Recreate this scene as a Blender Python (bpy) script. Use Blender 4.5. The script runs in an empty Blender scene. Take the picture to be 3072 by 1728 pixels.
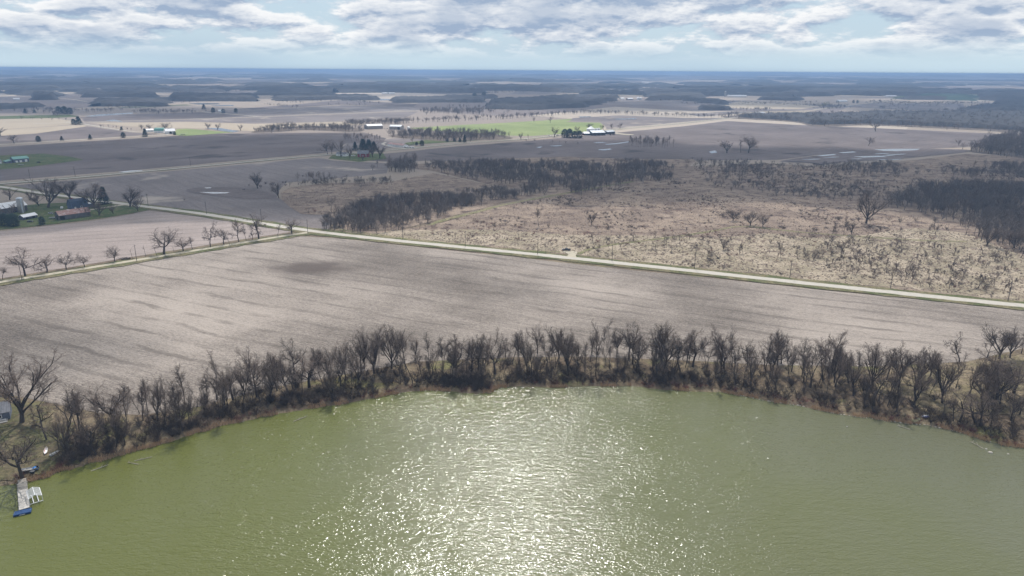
import bpy, math, random
import numpy as np
from mathutils import Vector
from mathutils.geometry import tessellate_polygon

sc = bpy.context.scene
COL = sc.collection
R_ = math.radians

# ------------------------------------------------------------------ camera
CAM_H = 118.0
FPX = 2100.0                       # focal length in photo pixels (3072 wide)
PITCH, ROLL = R_(17.25), R_(0.37)
_fw = np.array([0, math.cos(PITCH), -math.sin(PITCH)])
_r0 = np.array([1.0, 0, 0]); _u0 = np.cross(_r0, _fw)
RT = math.cos(ROLL) * _r0 + math.sin(ROLL) * _u0
UP = -math.sin(ROLL) * _r0 + math.cos(ROLL) * _u0
cam = bpy.data.cameras.new('drone_camera')
cam.sensor_width = 36.0
cam.lens = 36.0 * FPX / 3072.0
cam.clip_start, cam.clip_end = 1.0, 120000.0
cam_ob = bpy.data.objects.new('drone_camera', cam)
COL.objects.link(cam_ob)
from mathutils import Matrix
cam_ob.matrix_world = Matrix(((RT[0], UP[0], -_fw[0], 0), (RT[1], UP[1], -_fw[1], 0),
                              (RT[2], UP[2], -_fw[2], CAM_H), (0, 0, 0, 1)))
sc.camera = cam_ob

# ------------------------------------------------------------------ light
SUN_EL, SUN_AZ = R_(51.5), R_(-0.5)
SUN_DIR = np.array([math.sin(SUN_AZ) * math.cos(SUN_EL), math.cos(SUN_AZ) * math.cos(SUN_EL), math.sin(SUN_EL)])
sun = bpy.data.lights.new('sun', 'SUN')
sun.energy = 5.0
sun.angle = R_(0.53)
sun.color = (1.0, 0.975, 0.945)
sun_ob = bpy.data.objects.new('sun', sun)
COL.objects.link(sun_ob)
sun_ob.rotation_euler = Vector(SUN_DIR).to_track_quat('Z', 'Y').to_euler()
sun_ob.location = (0, 0, 600)

vs = sc.view_settings
vs.view_transform = 'Standard'
vs.look = 'None'
vs.exposure = -0.06
vs.gamma = 1.0
vs.use_curve_mapping = False
sc.render.engine = 'CYCLES'
cy = sc.cycles
cy.use_denoising = True
cy.denoiser = 'OPENIMAGEDENOISE'
cy.denoising_input_passes = 'RGB_ALBEDO_NORMAL'
cy.denoising_prefilter = 'ACCURATE'
cy.max_bounces = 5
cy.diffuse_bounces = 2
cy.glossy_bounces = 2
cy.transmission_bounces = 2
cy.volume_bounces = 0
cy.transparent_max_bounces = 12
cy.sample_clamp_indirect = 4.0
cy.sample_clamp_direct = 0.0
cy.use_adaptive_sampling = False
sc.render.filter_size = 1.2


class NT:
    """small node-tree writer"""
    def __init__(self, tree):
        self.t = tree
        tree.nodes.clear()

    def n(self, typ, ins=None, **props):
        nd = self.t.nodes.new(typ)
        for k, v in props.items():
            setattr(nd, k, v)
        for k, v in (ins or {}).items():
            s = nd.inputs[k]
            if isinstance(v, bpy.types.NodeSocket):
                self.t.links.new(v, s)
            elif isinstance(v, bpy.types.Node):
                self.t.links.new(v.outputs[0], s)
            else:
                if hasattr(s.default_value, '__len__') and len(s.default_value) == 4 and len(v) == 3:
                    v = (*v, 1.0)
                s.default_value = v
        return nd

    def math(self, op, a, b=0.0, c=0.0, clamp=False):
        return self.n('ShaderNodeMath', {0: a, 1: b, 2: c}, operation=op, use_clamp=clamp).outputs[0]

    def vmath(self, op, a, b=(0, 0, 0)):
        return self.n('ShaderNodeVectorMath', {0: a, 1: b}, operation=op).outputs[0]

    def mix(self, f, a, b, mode='MIX'):
        nd = self.n('ShaderNodeMix', None, data_type='RGBA', blend_type=mode)
        for idx, v in ((0, f), (6, a), (7, b)):
            s = nd.inputs[idx]
            if isinstance(v, bpy.types.NodeSocket):
                self.t.links.new(v, s)
            else:
                if idx and len(v) == 3:
                    v = (*v, 1.0)
                s.default_value = v
        return nd.outputs[2]

    def noise(self, vec, scale, detail=4.0, rough=0.5, dist=0.0):
        return self.n('ShaderNodeTexNoise', {'Vector': vec, 'Scale': scale, 'Detail': detail, 'Roughness': rough,
                                             'Distortion': dist}).outputs[0]

    def ramp(self, f, stops):
        nd = self.n('ShaderNodeValToRGB', {0: f})
        el = nd.color_ramp.elements
        while len(el) < len(stops):
            el.new(0.5)
        for e, (p, c) in zip(el, stops):
            e.position = p
            e.color = (c, c, c, 1) if not hasattr(c, '__len__') else (*c, 1)
        return nd.outputs[0]

    def smooth(self, v, lo, hi, a=0.0, b=1.0):
        return self.n('ShaderNodeMapRange', {0: v, 1: lo, 2: hi, 3: a, 4: b}, interpolation_type='SMOOTHSTEP').outputs[0]


# ------------------------------------------------------------------ world: Nishita sky with broken cloud
world = bpy.data.worlds.new('World')
sc.world = world
world.use_nodes = True
w = NT(world.node_tree)
sky = w.n('ShaderNodeTexSky', None, sky_type='NISHITA', sun_disc=False, sun_elevation=SUN_EL, sun_rotation=SUN_AZ,
          altitude=200.0, air_density=1.0, dust_density=1.5, ozone_density=1.0)
d = w.n('ShaderNodeTexCoord').outputs['Generated']
sep = w.n('ShaderNodeSeparateXYZ', {0: d})
zz = w.math('MAXIMUM', sep.outputs[2], 0.0)
inv = w.math('DIVIDE', 1.0, w.math('ADD', zz, 0.27))
pv = w.n('ShaderNodeCombineXYZ', {0: w.math('MULTIPLY', sep.outputs[0], inv), 1: w.math('MULTIPLY', sep.outputs[1], inv), 2: 3.7}).outputs[0]
pu = w.n('ShaderNodeVectorMath', {0: pv, 1: (0.978, 0.978, 1.0)}, operation='MULTIPLY').outputs[0]
big = w.noise(pv, 1.75, 3.0, 0.5)
n1 = w.noise(pv, 5.2, 8.0, 0.58)
n2 = w.noise(pu, 5.2, 8.0, 0.58)
b2 = w.noise(pu, 1.75, 3.0, 0.5)
dens = w.math('ADD', w.math('MULTIPLY', big, 0.6), w.math('MULTIPLY', n1, 0.4))
densu = w.math('ADD', w.math('MULTIPLY', b2, 0.6), w.math('MULTIPLY', n2, 0.4))
cover = w.smooth(dens, 0.41, 0.485)
thick = w.smooth(dens, 0.475, 0.63)
lit = w.math('ADD', w.math('MULTIPLY', w.math('SUBTRACT', dens, densu), 11.0), 0.62, clamp=True)
lit = w.math('MULTIPLY', lit, w.math('SUBTRACT', 1.0, w.math('MULTIPLY', thick, 0.7)))
ccol = w.mix(lit, (3.5, 4.5, 6.2), (10.4, 10.4, 10.4))
base = w.mix(0.85, sky.outputs[0], (5.6, 7.3, 8.7))
hz = w.smooth(zz, 0.010, 0.048, 0.0, 1.0)
cm = w.mix(w.math('MULTIPLY', cover, 0.92), base, ccol)
hcol = w.mix(w.smooth(w.noise(pv, 0.9, 2.0, 0.4), 0.35, 0.65), (5.0, 6.5, 7.8), (6.3, 7.8, 8.7))
cm = w.mix(hz, hcol, cm)
bg = w.n('ShaderNodeBackground', {0: cm, 1: 0.1})
w.n('ShaderNodeOutputWorld', {0: bg.outputs[0]})


# ------------------------------------------------------------------ geometry helpers
def G(x, y, z=0.0):
    """ground point seen at photo pixel (x, y)"""
    dd = (x - 1536) / FPX * RT - (y - 864) / FPX * UP + _fw
    t = (z - CAM_H) / dd[2]
    return np.array([dd[0] * t, dd[1] * t, z])


def P(p):
    v = np.array([p[0], p[1], p[2] - CAM_H]); dz = v @ _fw
    return 1536 + FPX * (v @ RT) / dz, 864 - FPX * (v @ UP) / dz


def height_px(x, yb, yt):
    b = G(x, yb); lo, hi = 0.3, 110.0
    for _ in range(40):
        m = (lo + hi) / 2
        if P((b[0], b[1], m))[1] > yt: lo = m
        else: hi = m
    return b, lo


def mesh_np(name, V, F, mat=None, smooth=False, nv=4):
    """V (n,3), F (m,nv) index arrays"""
    me = bpy.data.meshes.new(name)
    V = np.ascontiguousarray(V, np.float32); F = np.ascontiguousarray(F, np.int32)
    me.vertices.add(len(V)); me.vertices.foreach_set('co', V.ravel())
    me.loops.add(F.size); me.loops.foreach_set('vertex_index', F.ravel())
    me.polygons.add(len(F)); me.polygons.foreach_set('loop_start', np.arange(0, F.size, nv, dtype=np.int32))
    if smooth:
        me.polygons.foreach_set('use_smooth', np.ones(len(F), bool))
    me.update(calc_edges=True)
    if mat: me.materials.append(mat)
    return me


def link(name, me, parent=None):
    o = bpy.data.objects.new(name, me); COL.objects.link(o)
    if parent: o.parent = parent
    return o


def tag(o, label=None, cat=None, group=None, kind=None):
    if label: o['label'] = label
    if cat: o['category'] = cat
    if group: o['group'] = group
    if kind: o['kind'] = kind
    return o


def thing(name, label, cat, loc=(0, 0, 0), rz=0.0, group=None):
    o = bpy.data.objects.new(name, None); COL.objects.link(o)
    o.empty_display_size = 0.5
    o.location = loc; o.rotation_euler = (0, 0, rz)
    return tag(o, label, cat, group)


class MB:
    """collects polygons, builds ONE mesh object"""
    def __init__(self):
        self.v, self.f = [], []

    def poly(self, pts):
        n = len(self.v); self.v += [tuple(p) for p in pts]; self.f.append(list(range(n, n + len(pts)))); return self

    def hexa(self, b, t):
        n = len(self.v); self.v += [tuple(p) for p in b] + [tuple(p) for p in t]; k = len(b)
        self.f.append([n + i for i in range(k)][::-1]); self.f.append([n + k + i for i in range(k)])
        for i in range(k):
            j = (i + 1) % k
            self.f.append([n + i, n + j, n + k + j, n + k + i])
        return self

    def box(self, c, s, rz=0.0):
        cx, cy_, cz = c; hx, hy, hz_ = s[0] / 2, s[1] / 2, s[2] / 2
        co, si = math.cos(rz), math.sin(rz)
        q = [(cx + x * co - y * si, cy_ + x * si + y * co) for x, y in ((-hx, -hy), (hx, -hy), (hx, hy), (-hx, hy))]
        return self.hexa([(x, y, cz - hz_) for x, y in q], [(x, y, cz + hz_) for x, y in q])

    def bar(self, a, b, w_, h_=None):
        a, b = np.array(a, float), np.array(b, float); h_ = h_ or w_
        dd = b - a; dd /= np.linalg.norm(dd)
        s = np.cross(dd, (0, 0, 1)) if abs(dd[2]) < 0.95 else np.cross(dd, (0, 1, 0))
        s /= np.linalg.norm(s); u = np.cross(s, dd)
        r = [s * w_ / 2 + u * h_ / 2, -s * w_ / 2 + u * h_ / 2, -s * w_ / 2 - u * h_ / 2, s * w_ / 2 - u * h_ / 2]
        return self.hexa([a + k for k in r], [b + k for k in r])

    def cyl(self, a, b, ra, rb=None, n=10):
        a, b = np.array(a, float), np.array(b, float); rb = ra if rb is None else rb
        dd = b - a; dd /= np.linalg.norm(dd)
        s = np.cross(dd, (0, 0, 1)) if abs(dd[2]) < 0.95 else np.cross(dd, (0, 1, 0))
        s /= np.linalg.norm(s); u = np.cross(s, dd)
        an = [2 * math.pi * i / n for i in range(n)]
        return self.hexa([a + ra * (math.cos(t) * s + math.sin(t) * u) for t in an],
                         [b + rb * (math.cos(t) * s + math.sin(t) * u) for t in an])

    def build(self, name, mat, parent=None, smooth=False):
        me = bpy.data.meshes.new(name); me.from_pydata(self.v, [], self.f); me.update()
        me.materials.append(mat)
        if smooth:
            for p in me.polygons: p.use_smooth = True
        return link(name, me, parent)


# ------------------------------------------------------------------ materials
def mat_new(name):
    m = bpy.data.materials.new(name); m.use_nodes = True
    return m, NT(m.node_tree)


def finish(t, col, rough=0.9, bump=None, spec=0.2, metal=0.0, ior=1.45):
    ins = {'Base Color': col, 'Roughness': rough, 'Specular IOR Level': spec, 'Metallic': metal, 'IOR': ior}
    if bump is not None: ins['Normal'] = bump
    b = t.n('ShaderNodeBsdfPrincipled', ins)
    t.n('ShaderNodeOutputMaterial', {0: b.outputs[0]})


def plain(name, col, rough=0.7, var=0.15, scale=1.5, spec=0.3, metal=0.0, rnd=0.0):
    m, t = mat_new(name)
    c = t.n('ShaderNodeTexCoord').outputs['Object']
    n = t.noise(c, scale, 5.0, 0.6)
    f = t.n('ShaderNodeMapRange', {0: n, 1: 0.3, 2: 0.7, 3: 1 - var, 4: 1 + var}).outputs[0]
    if rnd:
        oi = t.n('ShaderNodeObjectInfo').outputs['Random']
        f = t.math('MULTIPLY', f, t.n('ShaderNodeMapRange', {0: oi, 1: 0.0, 2: 1.0, 3: 1 - rnd, 4: 1 + rnd}).outputs[0])
    cc = t.n('ShaderNodeMix', None, data_type='RGBA', blend_type='MULTIPLY'); cc.inputs[0].default_value = 1.0
    cc.inputs[6].default_value = (*col, 1)
    cb = t.n('ShaderNodeCombineXYZ', {0: f, 1: f, 2: f}).outputs[0]
    t.t.links.new(cb, cc.inputs[7])
    finish(t, cc.outputs[2], rough, None, spec, metal)
    return m


def ribbed(name, col, col2, pitch=0.6, rough=0.55, rust=0.35, axis=0):
    """sheet metal or boards: ribs as fine relief plus weathering patches"""
    m, t = mat_new(name)
    c = t.n('ShaderNodeTexCoord').outputs['Object']
    s = t.n('ShaderNodeSeparateXYZ', {0: c}).outputs[axis]
    wv = t.math('SINE', t.math('MULTIPLY', s, 2 * math.pi / pitch))
    n = t.noise(c, 0.35, 6.0, 0.65)
    st = t.n('ShaderNodeVectorMath', {0: c, 1: (0.5, 0.5, 0.08) if axis == 0 else (0.08, 0.5, 0.5)}, operation='MULTIPLY').outputs[0]
    n2 = t.noise(st, 3.0, 4.0, 0.6)
    f = t.smooth(t.math('ADD', t.math('MULTIPLY', n, 0.6), t.math('MULTIPLY', n2, 0.4)), 0.62 - rust * 0.5, 0.72 - rust * 0.3)
    cc = t.mix(f, col, col2)
    bp = t.n('ShaderNodeBump', {'Height': wv, 'Strength': 0.6, 'Distance': 0.03}).outputs[0]
    finish(t, cc, rough, bp, 0.4)
    return m


def field_mat(name, c1, c2, ang=-22.0, rows=0.9, grain=1.0, patch=0.5, c3=None, bump=0.15, damp=None):
    """crop stubble / tilled soil: rows along `ang`, drill streaks, grain and soil patches"""
    m, t = mat_new(name)
    c = t.n('ShaderNodeTexCoord').outputs['Object']
    mp = t.n('ShaderNodeMapping', {0: c, 'Rotation': (0, 0, R_(-ang))}).outputs[0]
    warp = t.noise(c, 0.012, 2.0, 0.5)
    mp2 = t.n('ShaderNodeVectorMath', {0: mp, 1: t.n('ShaderNodeCombineXYZ', {1: t.math('MULTIPLY', warp, 14.0)}).outputs[0]}, operation='ADD').outputs[0]
    def st(a, b):
        return t.n('ShaderNodeVectorMath', {0: mp2, 1: (a, b, 1.0)}, operation='MULTIPLY').outputs[0]
    streak = t.noise(st(0.022, 0.42), 1.0, 6.0, 0.68)
    bands = t.noise(st(0.008, 0.10), 1.0, 4.0, 0.65)
    fine = t.noise(st(0.35, 1.0), 1.1 * grain, 3.0, 0.72)
    speck = t.noise(c, 1.25 * grain, 3.0, 0.65)
    big = t.noise(c, 0.0075, 4.0, 0.55)
    f = t.math('ADD', t.math('MULTIPLY', streak, 0.40 * rows), t.math('MULTIPLY', fine, 0.62))
    f = t.math('ADD', f, t.math('MULTIPLY', speck, 0.55))
    f = t.math('ADD', f, t.math('MULTIPLY', bands, 0.26 * rows))
    f = t.math('ADD', f, t.math('MULTIPLY', big, patch))
    tot = 0.5 * (0.40 * rows + 0.62 + 0.55 + 0.26 * rows + patch)
    f = t.smooth(f, tot - 0.30, tot + 0.30)
    cc = t.mix(f, c1, c2)
    if rows:   # darker drill passes, broken up along their length
        yv = t.n('ShaderNodeSeparateXYZ', {0: mp2}).outputs[1]
        ln_ = t.math('SINE', t.math('ADD', t.math('MULTIPLY', yv, 0.46), t.math('MULTIPLY', t.noise(st(0.03, 0.06), 1.0, 5.0, 0.7), 4.0)))
        ln_ = t.math('MULTIPLY', t.smooth(ln_, 0.55, 1.0), t.smooth(t.noise(st(0.016, 0.05), 1.7, 6.0, 0.75), 0.38, 0.62))
        cc = t.mix(t.math('MULTIPLY', ln_, 0.58), cc, c1)
    if c3:
        cc = t.mix(t.smooth(t.noise(c, 0.013, 3.0, 0.6, 0.4), 0.56, 0.72), cc, c3)
    if damp:   # a damp hollow of darker soil
        (dx, dy), ra, rb = damp
        q = t.n('ShaderNodeMapping', {0: t.vmath('SUBTRACT', c, (dx, dy, 0)), 'Rotation': (0, 0, R_(12)), 'Scale': (1 / ra, 1 / rb, 0)}).outputs[0]
        ln = t.math('ADD', t.n('ShaderNodeVectorMath', {0: q}, operation='LENGTH').outputs[1], t.math('MULTIPLY', t.math('SUBTRACT', t.noise(c, 0.05, 4.0, 0.6), 0.5), 1.1))
        cc = t.mix(t.smooth(ln, 0.35, 1.15, 0.85, 0.0), cc, (0.085, 0.066, 0.055))
    bp = t.n('ShaderNodeBump', {'Height': t.math('ADD', fine, speck), 'Strength': bump, 'Distance': 0.5}).outputs[0]
    finish(t, cc, 0.95, bp, 0.08)
    return m


def grass_mat(name, cols, s=1.0, bump=0.5):
    """dead marsh grass, lawns: three colours in patches over a coarse tussock grain"""
    m, t = mat_new(name)
    c = t.n('ShaderNodeTexCoord').outputs['Object']
    a = t.noise(c, 0.022 * s, 5.0, 0.6, 0.5)
    b = t.noise(c, 0.085 * s, 5.0, 0.65, 0.3)
    f = t.noise(c, 0.75, 4.0, 0.75)
    cc = t.mix(t.smooth(a, 0.40, 0.60), cols[0], cols[1])
    cc = t.mix(t.smooth(b, 0.47, 0.68), cc, cols[2])
    k = t.n('ShaderNodeMapRange', {0: f, 1: 0.32, 2: 0.68, 3: 0.52, 4: 1.42}).outputs[0]  # grain also paints the small shadows between grass tufts
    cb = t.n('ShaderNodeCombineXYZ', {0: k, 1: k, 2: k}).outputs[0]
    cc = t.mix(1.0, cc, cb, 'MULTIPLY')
    bp = t.n('ShaderNodeBump', {'Height': f, 'Strength': bump, 'Distance': 0.8}).outputs[0]
    finish(t, cc, 0.95, bp, 0.08)
    return m


def bark(name, c1, c2, rnd=0.3):
    m, t = mat_new(name)
    c = t.n('ShaderNodeTexCoord').outputs['Object']
    n = t.noise(c, 0.6, 4.0, 0.6)
    cc = t.mix(n, c1, c2)
    oi = t.n('ShaderNodeObjectInfo').outputs['Random']
    k = t.n('ShaderNodeMapRange', {0: oi, 1: 0.0, 2: 1.0, 3: 1 - rnd, 4: 1 + rnd}).outputs[0]
    cc = t.mix(1.0, cc, t.n('ShaderNodeCombineXYZ', {0: k, 1: k, 2: k}).outputs[0], 'MULTIPLY')
    finish(t, cc, 0.9, None, 0.15)
    return m


M = {}


def G_(x, y):
    dd = (x - 1536) / FPX * RT - (y - 864) / FPX * UP + _fw
    return dd[0] * -CAM_H / dd[2], dd[1] * -CAM_H / dd[2]


M['bark'] = bark('bark', (0.045, 0.036, 0.030), (0.105, 0.084, 0.070))
M['twig'] = bark('twigs', (0.10, 0.076, 0.062), (0.185, 0.142, 0.116), 0.38)
M['twig_red'] = bark('reddish_twigs', (0.12, 0.045, 0.04), (0.19, 0.085, 0.07))
M['twig_tan'] = bark('tan_twigs', (0.16, 0.125, 0.08), (0.26, 0.20, 0.13))
M['brush'] = bark('dark_brush', (0.045, 0.034, 0.027), (0.11, 0.082, 0.064))
M['willow'] = bark('budding_willow', (0.22, 0.21, 0.09), (0.30, 0.28, 0.13))
M['farwood'] = bark('far_twigs', (0.07, 0.06, 0.052), (0.24, 0.20, 0.175), 0.2)
M['farcanopy'] = bark('far_canopy', (0.030, 0.028, 0.027), (0.062, 0.056, 0.052), 0.1)  # darkened to put the twigs' own shading into the colour
M['needle'] = bark('needles', (0.018, 0.035, 0.024), (0.035, 0.06, 0.036))
M['reed'] = bark('dead_reeds', (0.30, 0.19, 0.11), (0.46, 0.32, 0.20))
M['stub'] = field_mat('corn_stubble', (0.098, 0.081, 0.067), (0.358, 0.306, 0.260), -24, 0.75, 1.0, 1.25, None, 0.5, (G_(938, 803), 30.0, 17.0))
M['stub2'] = field_mat('bean_stubble', (0.165, 0.135, 0.118), (0.36, 0.30, 0.268), 20, 0.8, 1.0, 0.5, None, 0.3)
M['soil'] = field_mat('dark_field', (0.092, 0.075, 0.068), (0.19, 0.158, 0.147), 44, 0.9, 0.6, 0.8, (0.06, 0.05, 0.046))
M['soil2'] = field_mat('grey_field', (0.12, 0.102, 0.094), (0.225, 0.193, 0.18), -45, 0.9, 0.5, 0.8, (0.34, 0.29, 0.24))
M['tan'] = field_mat('tan_field', (0.30, 0.25, 0.185), (0.42, 0.35, 0.265), 44, 0.8, 0.5, 0.6)
M['green'] = field_mat('green_wheat', (0.15, 0.19, 0.068), (0.27, 0.295, 0.125), 44, 0.5, 0.5, 1.0, (0.16, 0.19, 0.07))
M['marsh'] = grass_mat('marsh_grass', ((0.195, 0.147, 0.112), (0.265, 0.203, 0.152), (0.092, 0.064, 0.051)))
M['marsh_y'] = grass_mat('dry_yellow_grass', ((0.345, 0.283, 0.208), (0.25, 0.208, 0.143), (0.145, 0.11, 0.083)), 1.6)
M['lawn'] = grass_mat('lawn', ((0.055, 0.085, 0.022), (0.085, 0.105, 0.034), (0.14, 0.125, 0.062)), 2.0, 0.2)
M['verge'] = grass_mat('road_verge', ((0.085, 0.095, 0.036), (0.17, 0.145, 0.08), (0.10, 0.095, 0.045)), 3.0, 0.2)  # olive grass, darkened to include the shadow line beside the road
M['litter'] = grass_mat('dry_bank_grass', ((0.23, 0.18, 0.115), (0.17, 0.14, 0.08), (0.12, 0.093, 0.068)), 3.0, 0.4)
M['mud'] = field_mat('wet_mud', (0.06, 0.052, 0.05), (0.12, 0.10, 0.09), 0, 0.6, 0.5, 0.8)
M['road'] = plain('worn_asphalt', (0.40, 0.365, 0.31), 0.9, 0.1, 0.4)
M['gravel'] = plain('pale_gravel', (0.38, 0.335, 0.25), 0.95, 0.12, 0.8)
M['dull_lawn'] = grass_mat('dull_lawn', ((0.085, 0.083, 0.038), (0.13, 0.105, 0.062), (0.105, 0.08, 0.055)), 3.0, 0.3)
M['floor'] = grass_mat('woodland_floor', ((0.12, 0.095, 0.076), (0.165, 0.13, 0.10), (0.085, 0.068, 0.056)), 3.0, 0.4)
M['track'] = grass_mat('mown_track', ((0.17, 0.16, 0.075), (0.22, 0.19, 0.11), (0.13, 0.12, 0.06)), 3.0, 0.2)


def ground_mat():
    m, t = mat_new('land')
    c = t.n('ShaderNodeTexCoord').outputs['Object']
    dist = t.n('ShaderNodeVectorMath', {0: c}, operation='LENGTH').outputs[1]
    fl = t.smooth(t.noise(c, 0.06, 5.0, 0.65, 0.4), 0.42, 0.62)
    near = t.mix(fl, (0.115, 0.085, 0.058), (0.19, 0.15, 0.095))
    near = t.mix(t.smooth(t.noise(c, 0.045, 3.0, 0.6), 0.56, 0.68), near, (0.15, 0.14, 0.06))
    # far patchwork of fields, each Voronoi cell one crop
    rot = t.n('ShaderNodeMapping', {0: c, 'Rotation': (0, 0, R_(40)), 'Scale': (0.0016, 0.0011, 1)}).outputs[0]
    flat = t.n('ShaderNodeVectorMath', {0: rot, 1: (1, 1, 0)}, operation='MULTIPLY').outputs[0]
    vo = t.n('ShaderNodeTexVoronoi', {'Vector': flat, 'Scale': 1.0, 'Randomness': 0.8}, distance='CHEBYCHEV').outputs['Color']
    r = t.n('ShaderNodeSeparateColor', {0: vo}).outputs[0]
    nd = t.n('ShaderNodeValToRGB', {0: r})
    nd.color_ramp.interpolation = 'CONSTANT'
    el = nd.color_ramp.elements
    pal = [(0, (0.20, 0.165, 0.15)), (0.2, (0.34, 0.28, 0.22)), (0.42, (0.12, 0.10, 0.085)), (0.58, (0.29, 0.24, 0.20)), (0.74, (0.11, 0.12, 0.06)), (0.82, (0.46, 0.39, 0.31))]
    while len(el) < len(pal): el.new(0.5)
    for e, (p, cc) in zip(el, pal):
        e.position = p; e.color = (*cc, 1)
    far = t.mix(t.math('MULTIPLY', t.noise(c, 0.01, 4.0, 0.6), 0.5), nd.outputs[0], (0.16, 0.13, 0.11))
    cc = t.mix(t.smooth(dist, 450.0, 900.0), near, far)
    g = t.noise(c, 0.9, 4.0, 0.7)
    k = t.n('ShaderNodeMapRange', {0: g, 1: 0.32, 2: 0.68, 3: 0.6, 4: 1.35}).outputs[0]
    cc = t.mix(1.0, cc, t.n('ShaderNodeCombineXYZ', {0: k, 1: k, 2: k}).outputs[0], 'MULTIPLY')
    bp = t.n('ShaderNodeBump', {'Height': g, 'Strength': 0.4, 'Distance': 0.6}).outputs[0]
    finish(t, cc, 0.95, bp, 0.08)
    return m


def lake_mat():
    m, t = mat_new('lake_water')
    c = t.n('ShaderNodeTexCoord').outputs['Object']
    def st(rot, a, b):
        return t.n('ShaderNodeMapping', {0: c, 'Rotation': (0, 0, R_(rot)), 'Scale': (a, b, 1)}).outputs[0]
    w1 = t.noise(st(38, 0.22, 0.72), 1.0, 2.0, 0.5, 0.5)
    w2 = t.noise(st(46, 0.75, 1.7), 1.0, 2.0, 0.55, 0.4)
    w3 = t.noise(st(5, 1.7, 2.6), 1.0, 1.0, 0.5)
    gust = t.smooth(t.noise(c, 0.022, 3.0, 0.5, 0.6), 0.32, 0.66, 0.8, 1.2)
    h = t.math('ADD', t.math('MULTIPLY', w1, 0.235), t.math('MULTIPLY', w2, 0.15))
    h = t.math('MULTIPLY', t.math('ADD', h, t.math('MULTIPLY', w3, 0.10)), gust)
    bp = t.n('ShaderNodeBump', {'Height': h, 'Strength': 1.0, 'Distance': 1.0}).outputs[0]
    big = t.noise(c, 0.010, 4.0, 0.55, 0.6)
    # sky reflection put into the water colour: greener west, greyer east
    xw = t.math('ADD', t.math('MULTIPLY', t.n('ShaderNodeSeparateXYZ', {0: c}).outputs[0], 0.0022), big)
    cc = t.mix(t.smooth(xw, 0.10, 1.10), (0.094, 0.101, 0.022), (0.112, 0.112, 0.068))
    finish(t, cc, 0.105, bp, 0.5, 0.0, 1.33)
    return m


M['land'] = ground_mat()
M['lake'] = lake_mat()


def pond_mat():
    m, t = mat_new('still_water')
    c = t.n('ShaderNodeTexCoord').outputs['Object']
    bp = t.n('ShaderNodeBump', {'Height': t.noise(c, 1.5, 2.0, 0.5), 'Strength': 0.15, 'Distance': 0.2}).outputs[0]
    finish(t, (0.10, 0.10, 0.09), 0.12, bp, 0.9, 0.0, 1.45)
    return m


M['pond'] = pond_mat()


# ------------------------------------------------------------------ terrain, lake
SHORE = [(-900, 1640), (-420, 1548), (-160, 1490), (0, 1457), (83, 1446), (137, 1434), (174, 1416), (265, 1394), (344, 1370), (439, 1344),
         (518, 1323), (600, 1298), (671, 1276), (787, 1250), (870, 1237), (952, 1222), (1024, 1214), (1123, 1194), (1203, 1176),
         (1262, 1172), (1362, 1174), (1420, 1182), (1470, 1178), (1501, 1161), (1580, 1160), (1720, 1162), (1779, 1158), (1918, 1160), (1978, 1167), (2048, 1172),
         (2147, 1176), (2227, 1187), (2302, 1203), (2358, 1211), (2422, 1221), (2505, 1241), (2565, 1249), (2644, 1259), (2724, 1271),
         (2783, 1275), (2867, 1294), (2922, 1310), (3002, 1334), (3072, 1346), (3300, 1400), (3700, 1480)]
LZ = -1.0
rs = np.random.RandomState(5)
_sh = []
for a, b in zip(SHORE[:-1], SHORE[1:]):
    for k in range(5):
        u = k / 5
        p = G(a[0] + (b[0] - a[0]) * u, a[1] + (b[1] - a[1]) * u, LZ)[:2]
        _sh.append(p + (rs.randn(2) * 0.45 if 0 < len(_sh) else 0))
_sh.append(G(*SHORE[-1], LZ)[:2])
SHW = np.array(_sh)
LAKE = np.vstack([SHW, [[SHW[-1][0] + 60, 60], [330, -150], [-420, -150], [SHW[0][0] - 40, 60]]])


def seg_dist(Q, poly, closed=True):
    A = poly; B = np.roll(poly, -1, 0)
    if not closed: A, B = poly[:-1], poly[1:]
    best = np.full(len(Q), 1e9)
    for a, b in zip(A, B):
        ab = b - a; t = np.clip(((Q - a) @ ab) / (ab @ ab + 1e-9), 0, 1)
        best = np.minimum(best, np.hypot(*(Q - a - t[:, None] * ab).T))
    return best


def inside(Q, poly):
    r = np.zeros(len(Q), bool); A = np.asarray(poly)[:, :2]; B = np.roll(A, -1, 0)
    for (x1, y1), (x2, y2) in zip(A, B):
        c = ((y1 > Q[:, 1]) != (y2 > Q[:, 1]))
        xx = (x2 - x1) * (Q[:, 1] - y1) / (y2 - y1 + 1e-12) + x1
        r ^= c & (Q[:, 0] < xx)
    return r


def vnoise(x, y, seed=0):
    """smooth value noise on arrays"""
    xi, yi = np.floor(x).astype(np.int64), np.floor(y).astype(np.int64); fx, fy = x - xi, y - yi
    fx = fx * fx * (3 - 2 * fx); fy = fy * fy * (3 - 2 * fy)
    def h(a, b):
        n = (a * 374761393 + b * 668265263 + seed * 974634221) & 0xffffffff
        n = ((n ^ (n >> 13)) * 1274126177) & 0xffffffff
        return ((n ^ (n >> 16)) & 0xffff) / 65535.0
    return (h(xi, yi) * (1 - fx) + h(xi + 1, yi) * fx) * (1 - fy) + (h(xi, yi + 1) * (1 - fx) + h(xi + 1, yi + 1) * fx) * fy


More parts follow.
